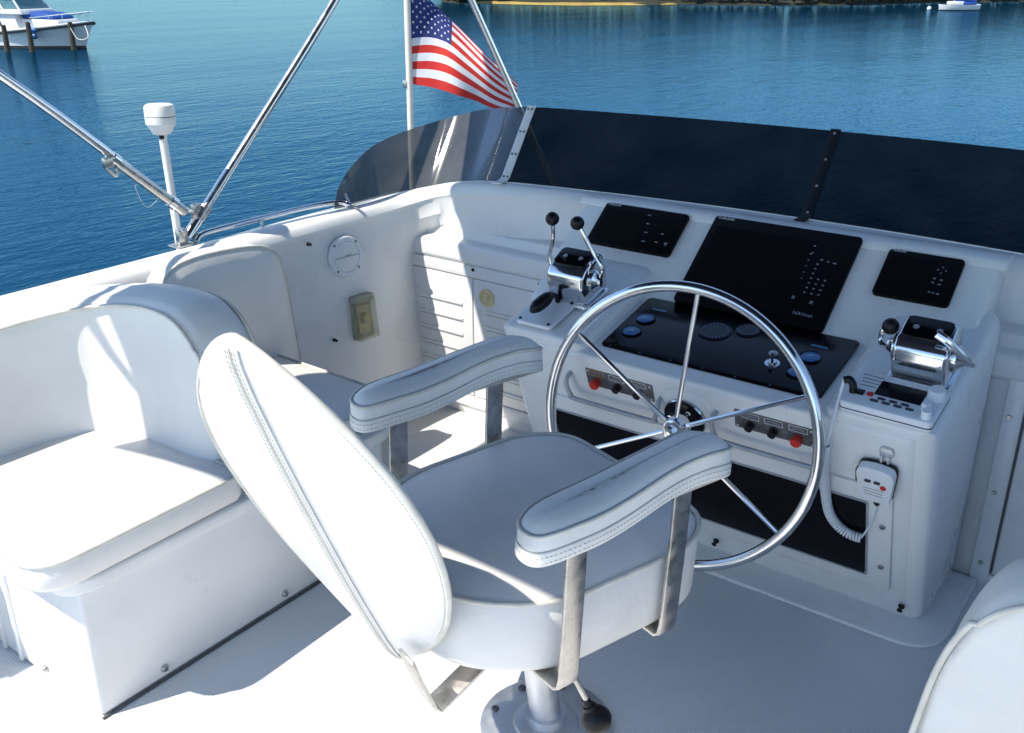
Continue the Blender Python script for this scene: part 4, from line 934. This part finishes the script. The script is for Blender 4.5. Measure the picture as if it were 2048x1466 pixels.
for k in (1, 2, 4, 6, 8):
    for sd in (-1, 1):
        x, b, z = sheer[k]; mk('stanchion', xf(tube([(x, sd*b*.92, z), (x, sd*b*.92, z+.75)], .025, 6), YM), 'chrome', yacht)
mk('hull_port', xf(box(.28, .05, .11, .02, c=(-2.2, -1.32, 1.12)), YM), 'hullblack', yacht)
def on_hull(px_, py_, off=0):
    d = RT*(px_-1024) - UPV*(py_-733) + FW*FPX; q = bow + (Vector((math.sin(hdg), -math.cos(hdg), 0)))*1.75
    n = Vector((math.sin(hdg), -math.cos(hdg), 0)); t = (q-EYE).dot(n)/d.dot(n); return EYE + d*t
for (a, b), lb in (((72, 60), 'upper blue fender hanging on the moored yacht'), ((72, 72), 'lower blue fender hanging on the moored yacht')):
    q = on_hull(a, b) + Vector((math.sin(hdg), -math.cos(hdg), 0))*.25
    fe = thing('boat_fender', q, lb, 'fender', 'fenders on the moored yacht')
    mk('body', xf(lathe([(.05, -.32), (.15, -.27), (.2, -.15), (.2, .15), (.15, .27), (.05, .32)], 16), frame(q, (0, 0, 1), Vector((math.sin(hdg), -math.cos(hdg), 0)))), 'fender', fe)
    mk('eye', xf(lathe([(.06, .3), (.06, .4)], 10), frame(q, (0, 0, 1), Vector((math.sin(hdg), -math.cos(hdg), 0)))), 'hullblack', fe)
pil = [((16, 104), 1.75, 'leftmost weathered piling, cut by the frame edge'), ((65, 104), 1.95, 'middle weathered piling beside the fenders'), ((148, 99.5), 1.85, 'weathered piling nearest the bow of the moored yacht')]
for (a, b), h, lb in pil:
    q = at_z(a, b, WATER)
    pp = thing('mooring_piling', q, lb, 'piling', 'pilings beside the moored yacht')
    mk('post', tube([q + Vector((0, 0, -.8)), q + Vector((.01, 0, .3)), q + Vector((.0, .02, h*.7)), q + Vector((.02, 0, h))], [.20, .19, .175, .16], 14), 'wood', pp)
    mk('top_cap', xf(lathe([(.17, 0), (.12, .05), (.0001, .08)], 14), T(q + Vector((.02, 0, h)))), 'wood', pp)
q = at_z(148, 99.5, WATER)
mk('mooring_rope', tube(spline([q + Vector((.15, -.1, 1.5)), q + Vector((.6, .1, .75)), q + Vector((1.1, .6, .9)), YM @ Vector((.45, -.4, 1.9))], 8), .035, 6), 'rope', label='white mooring rope looped from the piling to the yacht bow', cat='rope')

# ------------------------------------------------------------------ small sailing boat and mooring buoy
sq = at_z(1917, 20.5, WATER)
sbt = thing('sailing_dinghy', sq, 'small white sailing boat with blue cover anchored off the far shore', 'sailing boat')
SM = T(sq) @ Matrix.Rotation(YAW + .08, 4, 'Z') @ Matrix.Scale(1.0, 4)
hr = []
for k in range(15):
    s = k/14; x = -3.0 + 6.0*s; b = 1.05*max(.03, (1 - abs(2*s-.9)**2.4/1.15)); z = .62 + .18*(2*s-.9)**2
    hr.append([Vector((-x, b, z)), Vector((-x*.95, b*.85, .08)), Vector((-x*.92, b*.5, -.2)), Vector((-x*.92, -b*.5, -.2)), Vector((-x*.95, -b*.85, .08)), Vector((-x, -b, z))])
mk('hull', xf(loft(hr), SM), 'hullwhite', sbt, 50)
mk('waterline_stripe', xf(tube([r[4] + Vector((0, -.01, -.02)) for r in hr], .05, 6), SM), 'hullblack', sbt)
mk('cabin', xf(box(2.0, 1.2, .45, .12, c=(-.6, 0, .95)), SM), 'hullwhite', sbt)
mk('sail_cover', xf(tube([(-.8, 0, 1.35), (.3, 0, 1.40), (1.3, 0, 1.28), (2.4, 0, 1.2)], [.10, .24, .2, .1], 10), SM), 'bluecover', sbt)
mk('cockpit_cover', xf(box(2.0, 1.3, .35, .12, c=(1.2, 0, .92)), SM), 'bluecover', sbt)
mk('mast', xf(tube([(-.85, 0, .8), (-.85, 0, 7.2)], .06, 8), SM), 'alu', sbt)
q = at_z(1858, 19.5, WATER)
by = thing('mooring_buoy', q, 'round white mooring buoy floating left of the sailing boat', 'buoy')
mk('float', xf(sphere(.30), T(q + Vector((0, 0, .16)))), 'hullwhite', by, 60)
mk('ring', xf(lathe([(.05, .44), (.05, .52)], 8), T(q)), 'steel', by)
